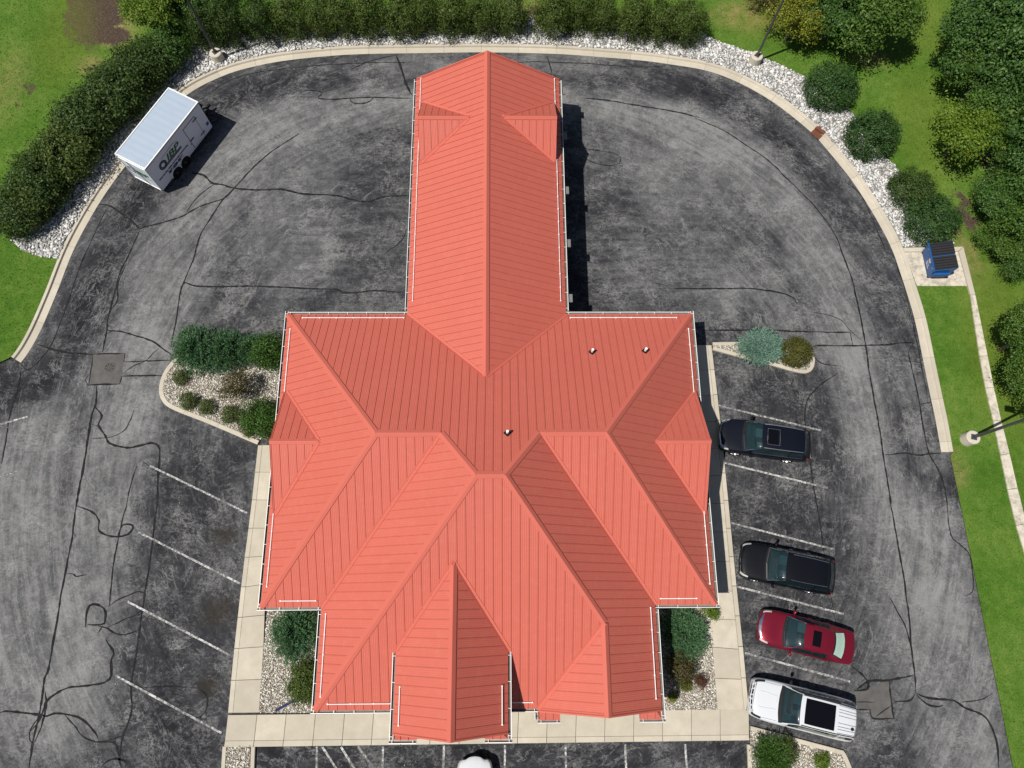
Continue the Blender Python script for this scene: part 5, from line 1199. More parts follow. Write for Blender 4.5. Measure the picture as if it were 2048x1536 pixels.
def suv_feats(L, cowl, rr, wr, front_w, rear_w, seat, **k):
    f = dict(wheels=(L / 2 - front_w, L / 2 - rear_w), wr=wr, cabin=(5, 6), seat=seat, handles=(L / 2 - cowl - 1.15, L / 2 - cowl - 2.1), rails=(6.15, 8.95, 5.75),
             regions=[('headlight', .9, 2.7, 3.6, 5.2, 1), ('grille', 0.0, .95, 4.9, 8.0, 1), ('cowl', 4.75, 5.12, 5.2, 8.0, 1), ('windshield', 5.12, 5.95, 5.45, 8.0, 1), ('front_window', 5.45, 6.95, 4.2, 4.92, 1), ('rear_window_side', 7.05, 8.05, 4.2, 4.92, 1), ('quarter_window', 8.15, 9.25, 4.3, 4.85, 1), ('rear_window', 9.15, 9.9, 5.3, 8.0, 1), ('taillight', 9.9, 11.3, 3.2, 4.9, 1), ('sill', 0, 12, 0, 1.0, 1)],
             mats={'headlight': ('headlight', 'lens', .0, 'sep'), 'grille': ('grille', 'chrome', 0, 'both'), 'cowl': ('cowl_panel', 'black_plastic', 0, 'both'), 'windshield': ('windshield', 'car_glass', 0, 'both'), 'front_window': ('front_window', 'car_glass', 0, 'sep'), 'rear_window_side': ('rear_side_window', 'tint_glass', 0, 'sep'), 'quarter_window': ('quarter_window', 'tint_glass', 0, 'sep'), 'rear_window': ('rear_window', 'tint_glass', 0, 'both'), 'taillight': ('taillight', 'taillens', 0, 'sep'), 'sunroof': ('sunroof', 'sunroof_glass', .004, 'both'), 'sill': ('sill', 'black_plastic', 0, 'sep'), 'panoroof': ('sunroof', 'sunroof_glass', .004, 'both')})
    f.update(k); return f
# black wagon with framed sunroof
L = 5.0; st = suv_st(L, .985, 1.66, 1.2, 1.33, 2.12, 4.35, hz=.97); ft = suv_feats(L, 1.33, 4.35, .37, .95, 3.9, 'seat_tan', railmat='alloy')
ft['regions'].insert(0, ('sunroof', 6.5, 7.25, 6.75, 8.0, 1))
e, sf, _ = make_car('car', 'black SUV with silver roof rails and outlined sunroof parked nearest the round island bush', 'car', (14.92, 8.59), RAD(171.6), L, 1.95, st, 'paint_navy', ft)
gapline(e, sf, [(2.6, 5.0), (3.2, 5.45), (4.0, 5.6), (4.7, 5.7)]); gapline(e, sf, [(6.45, 8.0), (6.45, 6.7), (7.3, 6.7), (7.3, 8.0)], 'alloy', .012, 'sunroof_trim', .004); gapline(e, sf, [(5.6, 4.12), (7, 4.12), (8.2, 4.12), (9.3, 4.2)], 'chrome', .012, 'window_trim'); gapline(e, sf, [(0.2, 4.9), (.9, 5.0), (2.2, 5.15)], 'chrome', .045, 'grille_trim', .02); gapline(e, sf, [(.5, 8), (.6, 6), (.9, 5)], 'chrome', .045, 'grille_trim', .02); gapline(e, sf, [(5.05, 8), (5.05, 6.2), (5.05, 5.3), (5.5, 5.15), (5.95, 5.1)], 'chrome', .014, 'windshield_trim', .01)
# black SUV without sunroof
L = 5.02; st = suv_st(L, 1.0, 1.7, 1.2, 1.42, 2.2, 4.4); ft = suv_feats(L, 1.42, 4.4, .38, .95, 3.92, 'seat_grey', railmat='chrome', handle='chrome')
ft['mats'] = dict(ft['mats']); ft['mats']['grille'] = ('grille', 'black_plastic', 0, 'both'); ft['rails'] = (6.5, 8.9, 6.0)
e, sf, _ = make_car('car', 'black SUV with plain roof and thin bright rails parked beside the maroon sedan', 'car', (15.34, 1.54), RAD(168), L, 1.98, st, 'paint_black', ft)
gapline(e, sf, [(2.6, 5.0), (3.2, 5.45), (4.0, 5.6), (4.7, 5.7)]); gapline(e, sf, [(8.9, 8), (8.9, 6.5), (8.9, 6)], 'rubber', .012, 'tailgate_gap', .004); gapline(e, sf, [(5.0, 8), (5.0, 6.2), (5.05, 5.3), (5.5, 5.2), (5.95, 5.15)], 'alloy', .012, 'windshield_trim', .01); gapline(e, sf, [(1.0, 8), (1.0, 6), (1.1, 5)], 'chrome', .014, 'grille_trim', .01)
# white full-size SUV with panoramic roof and ribbed roof
L = 5.3; st = suv_st(L, 1.02, 1.92, 1.4, 1.5, 2.2, 4.85, hz=1.1); ft = suv_feats(L, 1.5, 4.85, .41, 1.0, 4.1, 'seat_grey', railmat='black_plastic', mirror='black_plastic', handle='chrome')
ft['regions'].insert(0, ('panoroof', 6.3, 7.75, 6.3, 8.0, 1)); ft['regions'] = [r if r[0] not in ('grille', 'headlight') else (('grille', 0.25, 1.75, 5.3, 8.0, 1) if r[0] == 'grille' else ('headlight', 1.2, 2.95, 3.9, 5.5, 1)) for r in ft['regions']]; ft['mats']['headlight'] = ('headlight', 'dark_glass', 0, 'sep'); ft['mats']['grille'] = ('grille', 'black_plastic', 0, 'both'); ft['rails'] = (6.1, 9.0, 5.7)
e, sf, _ = make_car('car', 'large white SUV with wide black panoramic sunroof beside the corner gravel bed', 'car', (15.27, -5.4), RAD(166.1), L, 2.05, st, 'paint_white', ft)
gapline(e, sf, [(2.6, 5.0), (3.2, 5.45), (4.0, 5.6), (4.7, 5.7)]); gapline(e, sf, [(2.6, 7.0), (3.2, 7.05), (4.0, 7.1), (4.5, 7.15)], 'paint_white', .02, 'hood_crease'); gapline(e, sf, [(4.5, 8), (4.5, 7.15)], 'paint_white', .02, 'hood_crease')
for t in (6.25, 6.65, 7.05, 7.5): gapline(e, sf, [(7.9, t), (8.5, t), (8.95, t)], 'alloy', .014, 'roof_rib', .006)
gapline(e, sf, [(.15, 8), (.15, 6.5), (.15, 5), (.6, 4.3)], 'alloy', .03, 'bumper_bar', .0); gapline(e, sf, [(1.55, 8), (1.55, 6.5), (1.5, 5.4)], 'paint_white', .03, 'grille_bar', .006); gapline(e, sf, [(1.05, 8), (1.05, 6.5), (1.0, 5.4)], 'paint_white', .03, 'grille_bar', .004); gapline(e, sf, [(.6, 7.6), (1.1, 7.6), (1.7, 7.6)], 'paint_white', .03, 'grille_bar', .006); gapline(e, sf, [(.6, 6.6), (1.1, 6.6), (1.7, 6.6)], 'paint_white', .03, 'grille_bar', .006); gapline(e, sf, [(.6, 5.6), (1.1, 5.6), (1.7, 5.6)], 'paint_white', .03, 'grille_bar', .006)
mb = MB(); p = sf(8.8, 7.2, -1); mb.lathe([(.0, .06), (.06, .05), (.09, .0)], 12, at=(p[0], .3, p[2])); mb.build('antenna', 'black_plastic', e)
gapline(e, sf, [(9.0, 8), (9.0, 7), (9.02, 6)], 'black_plastic', .01, 'tailgate_gap', .004)
# maroon sedan
L = 4.93; k = .94
st = [(0.0, .66 * k, .34, .58, .52 * k, .63, .4 * k, .65, .67, .12), (.05, .78 * k, .3, .66, .64 * k, .71, .5 * k, .73, .75, .12), (.22, .9 * k, .25, .74, .8 * k, .78, .66 * k, .81, .83, .1), (.55, .97 * k, .22, .81, .87 * k, .85, .72 * k, .88, .905, .07),
      (.98, k, .2, .86, .9 * k, .89, .76 * k, .93, .95, .06), (1.36, k, .2, .9, .85 * k, .95, .77 * k, .97, 1.0, .16), (2.18, k, .2, .94, .68 * k, 1.33, .6 * k, 1.39, 1.43, .08), (2.65, k, .2, .95, .68 * k, 1.36, .6 * k, 1.42, 1.46, .0),
      (3.2, k, .2, .96, .665 * k, 1.34, .585 * k, 1.4, 1.44, -.02), (3.62, .985 * k, .22, .96, .63 * k, 1.24, .55 * k, 1.3, 1.34, -.08), (4.3, .95 * k, .25, .95, .78 * k, .99, .66 * k, 1.0, 1.03, -.12), (4.72, .9 * k, .3, .92, .74 * k, .95, .6 * k, .965, .98, -.1), (4.88, .84 * k, .34, .82, .7 * k, .85, .56 * k, .86, .87, -.08), (4.93, .74 * k, .4, .6, .62 * k, .62, .5 * k, .63, .64, -.05)]
ft = suv_feats(L, 1.36, 3.6, .34, .93, 3.78, 'seat_tan', rails=None)
ft['regions'] = [('sunroof', 6.75, 7.55, 6.75, 8, 1), ('headlight', 1.5, 2.9, 4.2, 5.5, 1), ('grille', 1.15, 1.9, 6.0, 8, 1), ('cowl', 4.8, 5.1, 5.3, 8, 1), ('windshield', 5.1, 5.95, 5.45, 8, 1), ('front_window', 5.5, 6.95, 4.25, 4.9, 1), ('rear_window_side', 7.1, 8.5, 4.25, 4.88, 1), ('rear_glass_border', 9.0, 9.16, 5.6, 8, 1), ('rear_window', 9.16, 9.88, 5.85, 8, 1), ('rear_glass_border', 9.0, 9.9, 5.5, 8, 1), ('taillight', 11.1, 12.4, 3.2, 4.9, 1), ('sill', 0, 13, 0, .8, 1)]
ft['mats']['rear_window'] = ('rear_window', 'rear_glass', .002, 'both'); ft['mats']['rear_glass_border'] = ('rear_window_border', 'black_plastic', 0, 'both')
e, sf, _ = make_car('car', 'maroon sedan with small dark sunroof and pale green rear window', 'car', (15.94, -1.94), RAD(165.5), L, 1.88, st, 'paint_red', ft)
gapline(e, sf, [(2.6, 5.1), (3.2, 5.5), (4.0, 5.6), (4.7, 5.7)]); gapline(e, sf, [(10.05, 8), (10.05, 6), (10.1, 5.4)], 'rubber', .008, 'boot_gap'); gapline(e, sf, [(4.95, 8), (4.95, 6.2), (5.0, 5.35), (5.5, 5.2), (5.95, 5.1)], 'chrome', .014, 'windshield_trim', .008)
# white car whose nose shows below the front sidewalk
L = 4.7; st = suv_st(L, .93, 1.5, 1.1, 1.3, 2.1, 4.0, hz=.9); st = [(*r[:9], r[9] * 2.2 if i < 5 else r[9]) for i, r in enumerate(st)]
ft = suv_feats(L, 1.3, 4.0, .33, .9, 3.6, 'seat_grey', rails=None); ft['mats']['grille'] = ('grille', 'black_plastic', 0, 'both')
fx, fy = g(950, 1514, .65)
make_car('car', 'white car nosed in towards the sidewalk in front of the porch', 'car', (fx, fy - L / 2 - .12), RAD(90), L, 1.86, st, 'paint_white', ft)

# ================================================================== PLANTS
def leafcloud(P, Nrm, size, rs, aspect=1.0, spread=0.6):
    """one folded leaf (two triangles) per point"""
    n = len(P); Nn = Nrm + rs.normal(0, spread, (n, 3)); Nn /= np.linalg.norm(Nn, axis=1)[:, None] + 1e-9
    r = rs.normal(0, 1, (n, 3)); a = np.cross(Nn, r); a /= np.linalg.norm(a, axis=1)[:, None] + 1e-9; b = np.cross(Nn, a)
    sz = (size * rs.uniform(.6, 1.4, n))[:, None]
    V = np.stack([P - a * sz * aspect, P - b * sz * .5 + Nn * sz * .15, P + a * sz * aspect, P + b * sz * .5 + Nn * sz * .15], 1)
    F = np.array([[0, 1, 2, 3]]) + (np.arange(n) * 4)[:, None]
    return V.reshape(-1, 3), F
def unit(rs, n): d = rs.normal(0, 1, (n, 3)); return d / np.linalg.norm(d, axis=1)[:, None]
def shrub_mesh(name, seed, r=(1, 1, 1), nclump=120, per=45, size=.05, lump=.14, cl=.16, inner=.25, aspect=1.0, boxy=2.0):
    rs = np.random.default_rng(seed); r = np.array(r)
    c = unit(rs, nclump); c = c[c[:, 2] > -.75]
    if boxy != 2.0: k = (np.abs(c) ** boxy).sum(1) ** (1 / boxy); c = c / k[:, None]
    rad = 1 + rs.normal(0, lump, len(c)); ctr = c * rad[:, None] * (1 - inner * rs.random(len(c))[:, None] ** 2)
    Nn = np.repeat(c, per, 0); P = np.repeat(ctr, per, 0) + rs.normal(0, cl, (len(c) * per, 3)) * np.array((1, 1, .8)); P = P * r
    P[:, 2] = np.maximum(P[:, 2], -r[2] * .97)
    # fill the inside
    m_ = len(P) // 4; d = unit(rs, m_) * (rs.random((m_, 1)) ** .4) * .85
    P = np.vstack([P, d * r]); Nn = np.vstack([Nn, d]); V, F = leafcloud(P, Nn, size, rs, aspect)
    return npmesh(name, V, F)
def spray_mesh(name, seed, r=(1, 1, .5), nb=260, per=26, size=.05, up=.25, cone=.0):
    """juniper: arching branch sprays with needle tufts"""
    rs = np.random.default_rng(seed); r = np.array(r); P = []; D = []
    for k in range(nb):
        th = rs.uniform(0, 6.28); el = rs.uniform(.05, 1.35); ln = rs.uniform(.75, 1.08); d = np.array((math.cos(th) * math.cos(el), math.sin(th) * math.cos(el), math.sin(el)))
        t = rs.uniform(.35, 1, per)[:, None]; p = d * t * ln; p[:, 2] += up * (t[:, 0] * (1 - t[:, 0])); p += rs.normal(0, .035, p.shape)
        P.append(p * r); D.append(np.repeat((d * r)[None], per, 0))
    P = np.vstack(P); D = np.vstack(D); D /= np.linalg.norm(D, axis=1)[:, None]; D += rs.normal(0, .45, D.shape); D /= np.linalg.norm(D, axis=1)[:, None]
    n = len(P); s_ = np.cross(D, unit(rs, n)); s_ /= np.linalg.norm(s_, axis=1)[:, None]; sz = (size * rs.uniform(.6, 1.4, n))[:, None]
    V = np.stack([P, P + D * sz - s_ * sz * .28, P + D * sz * 2.2, P + D * sz + s_ * sz * .28], 1).reshape(-1, 3); F = np.array([[0, 1, 2, 3]]) + (np.arange(n) * 4)[:, None]
    return npmesh(name, V, F)
STEM = {}
def stem_mesh(h):
    k = round(h, 1)
    if k not in STEM:
        mb = MB(); rs_ = random.Random(7)
        for i in range(5):
            t = i * 1.26; mb.tube([(0.05 * math.cos(t), .05 * math.sin(t), 0), (.15 * math.cos(t), .15 * math.sin(t), k * .4), (.3 * math.cos(t + .3), .3 * math.sin(t + .3), k * .8)], [.035, .025, .01], 6)
        me = mesh('stem', mb.v, mb.f); fixn(me); me.materials.append(M['bark']); STEM[k] = me
    return STEM[k]
PLC = {}
def plant(name, u, v, zc, me, mat, sx, sy, sz, label, group=None, cat='shrub', rz=None, z0=ZL, part='foliage'):
    x, y = g(u, v, z0 + zc); e = empty(name, (x, y, z0), label=label, cat=cat, group=group)
    key = (me.name, mat); m2 = PLC.get(key)
    if m2 is None:
        m2 = me.copy() if me.materials else me; m2.materials.clear(); m2.materials.append(M[mat]); PLC[key] = m2
    o = link(part, m2, None, e); o.location = (0, 0, zc); o.scale = (sx, sy, sz)
    o.rotation_euler[2] = (hash((u, v)) % 628) / 100 if rz is None else rz
    st = link('stem', stem_mesh(max(.2, zc)), None, e); return e
random.seed(4)
hed = [shrub_mesh('hedge_foliage', 20 + i, (1, 1, 1), 150, 60, .048, .1, .15) for i in range(3)]
upr = [shrub_mesh('upright_foliage', 30 + i, (1, 1, 1), 150, 60, .046, .09, .14, boxy=2.6) for i in range(3)]
rnd = [shrub_mesh('round_foliage', 40 + i, (1, 1, 1), 210, 50, .04, .035, .11, .1) for i in range(2)]
jun = [spray_mesh('juniper_foliage', 50 + i, (1, 1, 1), 560, 26, .05) for i in range(2)]
small = shrub_mesh('small_foliage', 60, (1, 1, 1), 70, 40, .07, .05, .14, .1)
loose = shrub_mesh('loose_foliage', 61, (1, 1, 1), 120, 26, .05, .25, .12, .6)
# hedge behind the trailer
hl_ = smoothline([(36, 428), (75, 372), (120, 312), (160, 262), (205, 208), (250, 165), (300, 118), (335, 98)], 30)
hpts = resample(hl_, n=13)
for i, (u, v) in enumerate(hpts):
    k = random.uniform(.9, 1.15)
    plant('hedge_shrub', u + random.uniform(-7, 7), v + random.uniform(-6, 6), 1.15 * k, hed[i % 3], 'leaf_hedge_olive' if i in (1, 4, 5) else ('leaf_green' if i == 12 else 'leaf_hedge'), 1.5 * k, 1.5 * k, 1.25 * k, {0: 'dark shrub ending the diagonal hedge where lawn meets the stone bed tip', 12: 'brighter green shrub ending the diagonal hedge beside the light green tree'}.get(i, 'dense dark green shrub in the thick diagonal hedge behind the cargo trailer'), 'hedge shrubs behind the trailer', rz=random.uniform(0, 6))
# upright row along the far side
for i, (u, v, w_) in enumerate([(410, 66, 1.1), (455, 58, 1.25), (520, 52, 1.2), (582, 46, 1.25), (636, 42, 1.15), (686, 42, 1.15), (742, 42, 1.25), (806, 42, 1.3), (852, 40, .95), (906, 38, 1.35), (962, 40, 1.15), (1018, 38, 1.25), (1106, 40, 1.35), (1160, 36, 1.1), (1206, 44, 1.0), (1266, 48, 1.25), (1322, 54, 1.2), (1372, 56, 1.3)]):
    plant('upright_shrub', u, v - 8, 1.15, upr[i % 3], 'leaf_hedge_olive' if i > 2 else 'leaf_hedge', w_ * .9, w_ * .9, 1.45 * random.uniform(.92, 1.08), {0: 'dark shrub starting the straight row beside the lamp post base', 11: 'upright shrub in the straight row just before the gap of white stones', 12: 'upright shrub in the straight row just after the gap of white stones', 17: 'last upright shrub of the straight row, next to open stones and lawn'}.get(i, 'upright olive green shrub in the long straight row behind the white stones'), 'row of upright shrubs behind the stones', rz=random.uniform(0, 6))
# clipped mounds along the curved bed
for u, v, r_, hh, lab, mt in [(1662, 174, 1.62, 1.15, 'rounded clipped green shrub in white stones near the lamp post by the lawn', 'leaf_round'), (1744, 270, 1.6, 1.15, 'rounded clipped green shrub in white stones beside the rusty kerb inlet', 'leaf_round'), (1824, 378, 1.32, 1.0, 'smaller loose rounded shrub touching the shrub behind the dumpster', 'leaf_hedge'), (1864, 440, 1.62, 1.05, 'wide rounded shrub directly behind the blue dumpster', 'leaf_round')]:
    plant('round_shrub', u, v, hh * .75, rnd[0 if r_ > 1.6 else 1], mt, r_, r_ * .97, hh, lab, rz=u)
# bed with junipers
Z0 = .1
for u, v, sx, sy, hh, me, mt, lab in [(400, 702, 1.75, 1.5, 1.15, jun[0], 'leaf_juniper', 'wide spreading blue-green juniper at the rounded tip of the pebble bed'), (456, 706, 1.4, 1.3, 1.1, jun[1], 'leaf_juniper', 'spreading blue-green juniper between two other evergreens in the pebble bed'),
        (508, 702, 1.1, 1.05, .95, jun[0], 'leaf_juniper', 'smaller juniper next to the dark shrub at the building corner'), (545, 705, 1.0, 1.1, 1.3, hed[0], 'leaf_green', 'dark leafy shrub between the junipers and the building corner'),
        (528, 838, .95, 1.15, 1.2, hed[1], 'leaf_green', 'tall dark green shrub against the building beside a small olive mound')]:
    plant('juniper' if 'juniper' in lab else 'leafy_shrub', u, v, .35 * hh if me in jun else hh * .7, me, mt, sx, sy, hh, lab, z0=Z0)
for u, v, r_, lab in [(362, 754, .42, 'tiny brownish shrub under the edge of the wide juniper'), (376, 802, .46, 'low clipped mound nearest the rounded kerb in the pebble bed'), (414, 814, .43, 'low clipped mound in the middle of the three along the kerb'), (462, 829, .5, 'low clipped mound beside the tall dark shrub near the building')]:
    plant('low_mound', u, v, r_ * .6, small, 'leaf_heath', r_ * 1.05, r_, r_ * .75, lab, z0=Z0)
plant('low_mound', 497, 850, .3, small, 'leaf_heath', .45, .6, .45, 'small olive mound tucked against the tall dark shrub', z0=Z0)
plant('loose_shrub', 470, 770, 1.3, loose, 'leaf_bronze', .85, 1.0, .75, 'open airy bronze-green shrub casting a dark shadow on pebbles', z0=Z0)
# island by the east parking
plant('blue_juniper', 1519, 697, .32, jun[1], 'leaf_bluejuniper', 1.5, 1.2, .7, 'pale blue-green spiky juniper in the small island', z0=Z0)
plant('round_bush', 1592, 704, .55, rnd[0], 'leaf_olive', .86, .86, .72, 'round clipped olive bush at the tip of the small island', z0=Z0)
# beds either side of the front block
plant('juniper', 592, 1264, .5, jun[0], 'leaf_juniper', 1.35, 1.6, .95, 'green juniper against the wall beside the dark olive shrub', z0=Z0)
plant('leafy_shrub', 613, 1362, .7, hed[2], 'leaf_hedge_olive', .85, 1.05, .9, 'dark olive shrub half under the eave beside the blue drain pipe', z0=Z0)
plant('juniper', 1366, 1266, .45, jun[1], 'leaf_juniper', 1.3, 1.5, .75, 'green juniper with reddish twigs in the bed with the red-leaved shrub', z0=Z0)
plant('loose_shrub', 1360, 1338, .6, loose, 'leaf_bronze', .9, 1.0, .75, 'thin straggly shrub between a juniper and the small red-leaved shrub', z0=Z0)
plant('red_shrub', 1402, 1363, .25, loose, 'leaf_red', .38, .38, .28, 'small red-leaved shrub on pebbles beside the sidewalk', z0=Z0)
plant('lime_perennial', 1345, 1394, .15, small, 'leaf_yellow', .24, .22, .15, 'small yellow-green perennial at the foot of the wall', z0=Z0)
plant('lime_perennial', 1372, 1370, .15, small, 'leaf_lime', .3, .26, .15, 'sparse lime green perennial beside the straggly shrub', z0=Z0)
plant('leafy_mound', 1415, 1212, .3, small, 'leaf_lime', .75, .42, .35, 'bright green mound peeking out under the corner eave', z0=Z0)
plant('leafy_shrub', 1540, 1514, .5, jun[0], 'leaf_green', 1.15, 1.05, .75, 'large bright green shrub in the corner gravel bed', z0=Z0)
plant('leafy_shrub', 1573, 1503, .4, small, 'leaf_heath', .5, .62, .5, 'small dark shrub beside the large shrub in the corner bed', z0=Z0)
plant('lime_perennial', 1643, 1522, .2, small, 'leaf_lime', .36, .4, .3, 'small lime green plant alone on the corner bed pebbles', z0=Z0)

# ------------------------------------------------------------------ trees
def tree_mesh(seed, nl=14, per=26, leaves=34, size=.1, lr=.42, cl=.14, flat=.75, aspect=1.0):
    """unit crown: lobes of leaf clumps inside an ellipsoid of radius 1"""
    rs = np.random.default_rng(seed); L_ = unit(rs, nl); L_[:, 2] = np.abs(L_[:, 2]) * 1.1 - .35; L_ = L_ * rs.uniform(.45, .82, (nl, 1)); L_[0] = (0, 0, .55)
    P, Nn = [], []
    for c in L_:
        r_ = lr * rs.uniform(.7, 1.25); d = unit(rs, per); cc_ = c + d * r_ * rs.uniform(.7, 1.05, (per, 1))
        p = np.repeat(cc_, leaves, 0) + rs.normal(0, cl * r_ / lr, (per * leaves, 3)) * np.array((1, 1, .55)); P.append(p); Nn.append(np.repeat(d * .6 + np.array((0, 0, .8)), leaves, 0))
    P = np.vstack(P); Nn = np.vstack(Nn); P[:, 2] *= flat; V, F = leafcloud(P, Nn, size, rs, aspect, .65)
    return npmesh('crown', V, F), L_
TM = [tree_mesh(70, 17, 24, 62, .029, .36, .1), tree_mesh(71, 15, 26, 60, .03, .4, .1), tree_mesh(72, 20, 22, 58, .028, .32, .09), tree_mesh(73, 13, 18, 44, .034, .36, .12)]
def tree(u, v, zc, k, mat, R_, Hc, label, group=None, name='tree', part='crown', rz=0.0):
    x, y = g(u, v, zc); e = empty(name, (x, y, ZL), label=label, cat='tree', group=group); me, lob = TM[k]
    key = (me.name, mat); m2 = PLC.get(key)
    if m2 is None: m2 = me.copy() if me.materials else me; m2.materials.clear(); m2.materials.append(M[mat]); PLC[key] = m2
    o = link(part, m2, None, e); o.location = (0, 0, zc - ZL); o.scale = (R_, R_, Hc); o.rotation_euler[2] = rz
    mb = MB(); h = zc - ZL; tr_ = max(.06, R_ * .045)
    mb.tube([(0, 0, -.05), (.05, .03, h * .4), (0, .05, h * .75), (.05, 0, h)], [tr_ * 1.3, tr_, tr_ * .8, tr_ * .4], 8)
    for c in lob[:9]:
        cx_, cy_ = c[0] * math.cos(rz) - c[1] * math.sin(rz), c[0] * math.sin(rz) + c[1] * math.cos(rz)
        q = Vector((cx_ * R_, cy_ * R_, h + c[2] * Hc * .75)); mb.tube([(0, .04, h * .6), (q.x * .45, q.y * .45, (h * .6 + q.z) / 2 + .1), tuple(q)], [tr_ * .55, tr_ * .35, tr_ * .12], 6)
    mb.build('trunk', 'bark', e); return e
WG = 'trees of the woodland edge'
tree(1598, 28, 2.4, 3, 'leaf_yellow', 2.0, 2.2, 'bright yellow-green tree standing behind the lamp post')
tree(1680, 18, 2.8, 1, 'leaf_darktree', 2.3, 2.6, 'dark green tree between the yellow tree and the large oak-like tree', rz=1)
tree(1768, 22, 3.2, 0, 'leaf_oak', 3.1, 3.0, 'broad mid-green tree casting a dark shadow over the lawn', rz=2)
tree(1545, -18, 1.5, 3, 'leaf_bronze', 1.6, 1.4, 'dark brownish shrub-like tree behind the yellow-green tree', rz=.5)
tree(310, -2, 2.6, 2, 'leaf_lime', 2.3, 2.3, 'light green leafy tree beside the muddy patch')
tree(375, -14, 2.0, 1, 'leaf_green', 2.1, 2.0, 'dark green tree beside the lamp post among the stones', rz=1.5)
for u, v, zc, k, mt, R_, Hc, lab in [(1975, 62, 4.2, 2, 'leaf_darktree', 3.0, 3.4, 'dense dark green tree beside the grass gap at the woodland edge'), (2055, 40, 5.0, 1, 'leaf_darktree', 3.4, 3.6, 'tall dark tree deeper inside the woodland'), (1975, 150, 3.0, 0, 'leaf_oak', 2.2, 2.4, 'mid-green tree at the woodland edge next to the lime green tree'),
        (2040, 155, 4.2, 2, 'leaf_darktree', 2.8, 3.0, 'dark glossy tree behind the lime green tree'), (1945, 255, 3.0, 3, 'leaf_lime', 2.4, 1.8, 'lime green tree reaching over the lawn with bare branches below'), (2010, 240, 3.4, 3, 'leaf_oak', 2.2, 1.9, 'olive green tree joined behind the lime green tree'),
        (2045, 300, 2.4, 1, 'leaf_oak', 1.7, 1.7, 'low green tree over the fallen branches'), (2045, 395, 2.0, 1, 'leaf_green', 2.4, 2.1, 'dense bushy tree beside the fallen branches'), (1995, 405, 1.5, 0, 'leaf_green', 1.7, 1.5, 'leafy bush bulging towards the lawn at the woodland edge'),
        (2030, 470, 1.6, 2, 'leaf_oak', 1.9, 1.7, 'leafy bush beside the dense bushy tree'), (2060, 520, 1.5, 0, 'leaf_green', 1.5, 1.4, 'low dark bush where the woodland edge ends'), (2015, 355, 1.5, 3, 'leaf_lime', 1.0, .9, 'small lime green sapling in front of the bushy tree'),
        (2068, 665, 3.0, 0, 'leaf_oak', 2.0, 2.2, 'rounded green tree leaning over the concrete edging'), (2090, 745, 3.0, 1, 'leaf_oak', 2.0, 2.1, 'green tree next to the edging near the lamp post shadow'), (2110, 130, 5.5, 0, 'leaf_darktree', 3.6, 3.6, 'tall dark tree at the back of the woodland'), (2110, 280, 4.2, 2, 'leaf_darktree', 2.8, 2.8, 'dark tree behind the fallen branches'), (2120, 420, 3.5, 1, 'leaf_oak', 2.6, 2.4, 'green tree behind the dense bushes'), (2030, -40, 4.5, 0, 'leaf_darktree', 3.0, 3.2, 'dark tree at the far end of the woodland edge')]:
    tree(u, v, zc, k, mt, R_, Hc, lab, WG, rz=(u % 7) * .9)
# fallen branches
for (a, b_, r_) in (((1955, 372), (2030, 318), .05), ((1968, 340), (2028, 330), .035), ((1990, 335), (2040, 290), .04)):
    p, q = g(*a, .4), g(*b_, 1.0); mb = MB(); mb.tube([(p[0], p[1], .3), ((p[0] + q[0]) / 2, (p[1] + q[1]) / 2 + .15, .75), (q[0], q[1], 1.1)], [r_ * .4, r_, r_ * .7], 6)
    tag(mb.build('fallen_branch', 'base_concrete'), 'bare grey fallen branch under the lime green tree', 'branch', 'fallen branches')
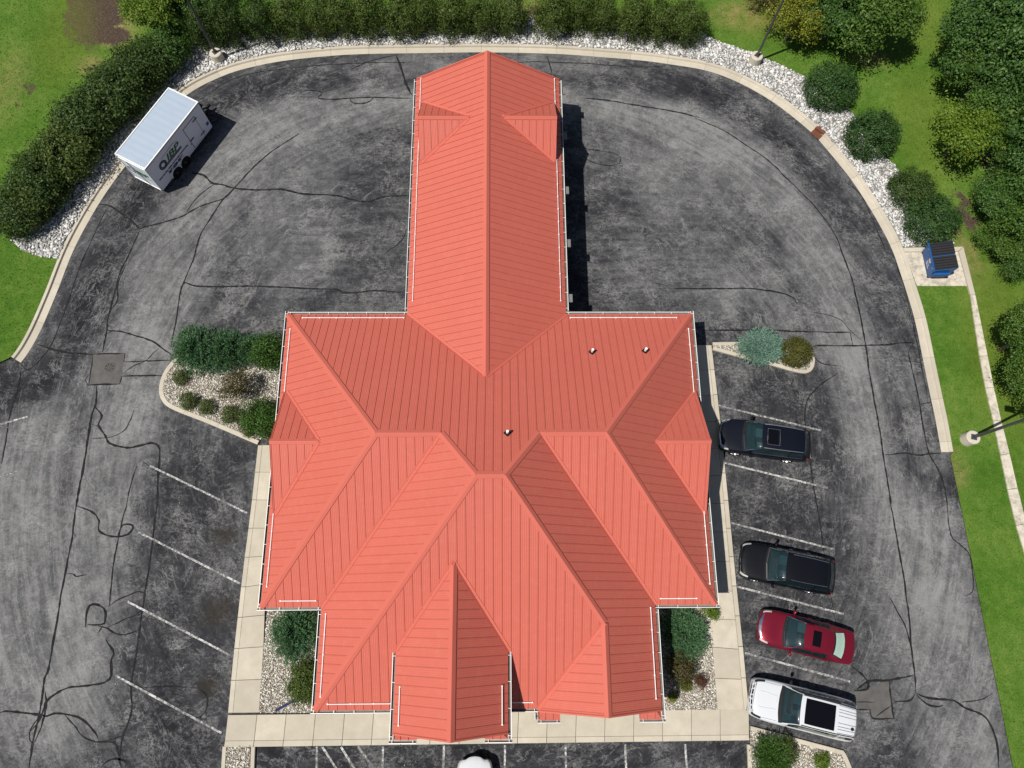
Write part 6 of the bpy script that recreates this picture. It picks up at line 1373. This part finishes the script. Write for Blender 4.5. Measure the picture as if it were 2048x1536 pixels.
# fallen leaves and bits of debris on the paving
rs = np.random.default_rng(5); P = np.stack([rs.uniform(-34, 29, 1500), rs.uniform(-9, 36, 1500)], 1)
P = P[~inpoly(P, LAWN)]; P = P[~inpoly(P, BED)]
P = P[~((P[:, 0] > -12.2) & (P[:, 0] < 11) & (P[:, 1] > -6.4) & (P[:, 1] < 15.6)) & ~((P[:, 0] > -5.6) & (P[:, 0] < 4) & (P[:, 1] > 15))][:420]
V, F = leafcloud(np.c_[P, np.full(len(P), .16)] * np.array((1, 1, 0)) + np.array((0, 0, .03)), np.tile((0, 0, 1.), (len(P), 1)), .028, rs, 1.0, .15)
M['litter'] = island_mat('litter', [(0, (0.16, 0.12, 0.06)), (0.6, (0.3, 0.26, 0.16)), (1, (0.6, 0.58, 0.52))])
tag(link('leaf_litter', npmesh('leaf_litter', V, F), 'litter'), 'scattered fallen leaves and bits of debris on the asphalt', 'debris', kind='stuff')
# grass blades over the lawn near the camera
rs = np.random.default_rng(99)
n = 210000; P = np.stack([rs.uniform(-38, 38, n), rs.uniform(-9, 43, n)], 1)
P = P[inpoly(P, LAWN)]; P = P[~inpoly(P, BED)]; P = P[~inpoly(P, PP)]
P = P[~inpoly(P, [tuple(p) for p in sa] + [tuple(p) for p in sb[::-1]])]
q = np.maximum(blob(P, 190, 22, 2.4, 3.4), blob(P, 225, 70, 1.4, 1.0)); P = P[rs.random(len(P)) > q]
n = len(P); th = rs.uniform(0, 6.28, n); ln = rs.uniform(.05, .13, n); w_ = rs.uniform(.012, .028, n); tl = rs.uniform(.3, 1.1, n); t2 = rs.uniform(0, 6.28, n)
cz_ = np.full(n, ZL); c, s_ = np.cos(th) * w_, np.sin(th) * w_
V = np.stack([np.stack([P[:, 0] - c, P[:, 1] - s_, cz_], 1), np.stack([P[:, 0] + c, P[:, 1] + s_, cz_], 1), np.stack([P[:, 0] + np.cos(t2) * ln * np.sin(tl), P[:, 1] + np.sin(t2) * ln * np.sin(tl), cz_ + ln * np.cos(tl)], 1)], 1).reshape(-1, 3)
me = npmesh('lawn_grass', V, np.arange(3 * n).reshape(-1, 3))
tag(link('lawn_grass', me, 'grass_blade'), 'short green grass blades over the lawn', 'grass', kind='stuff')
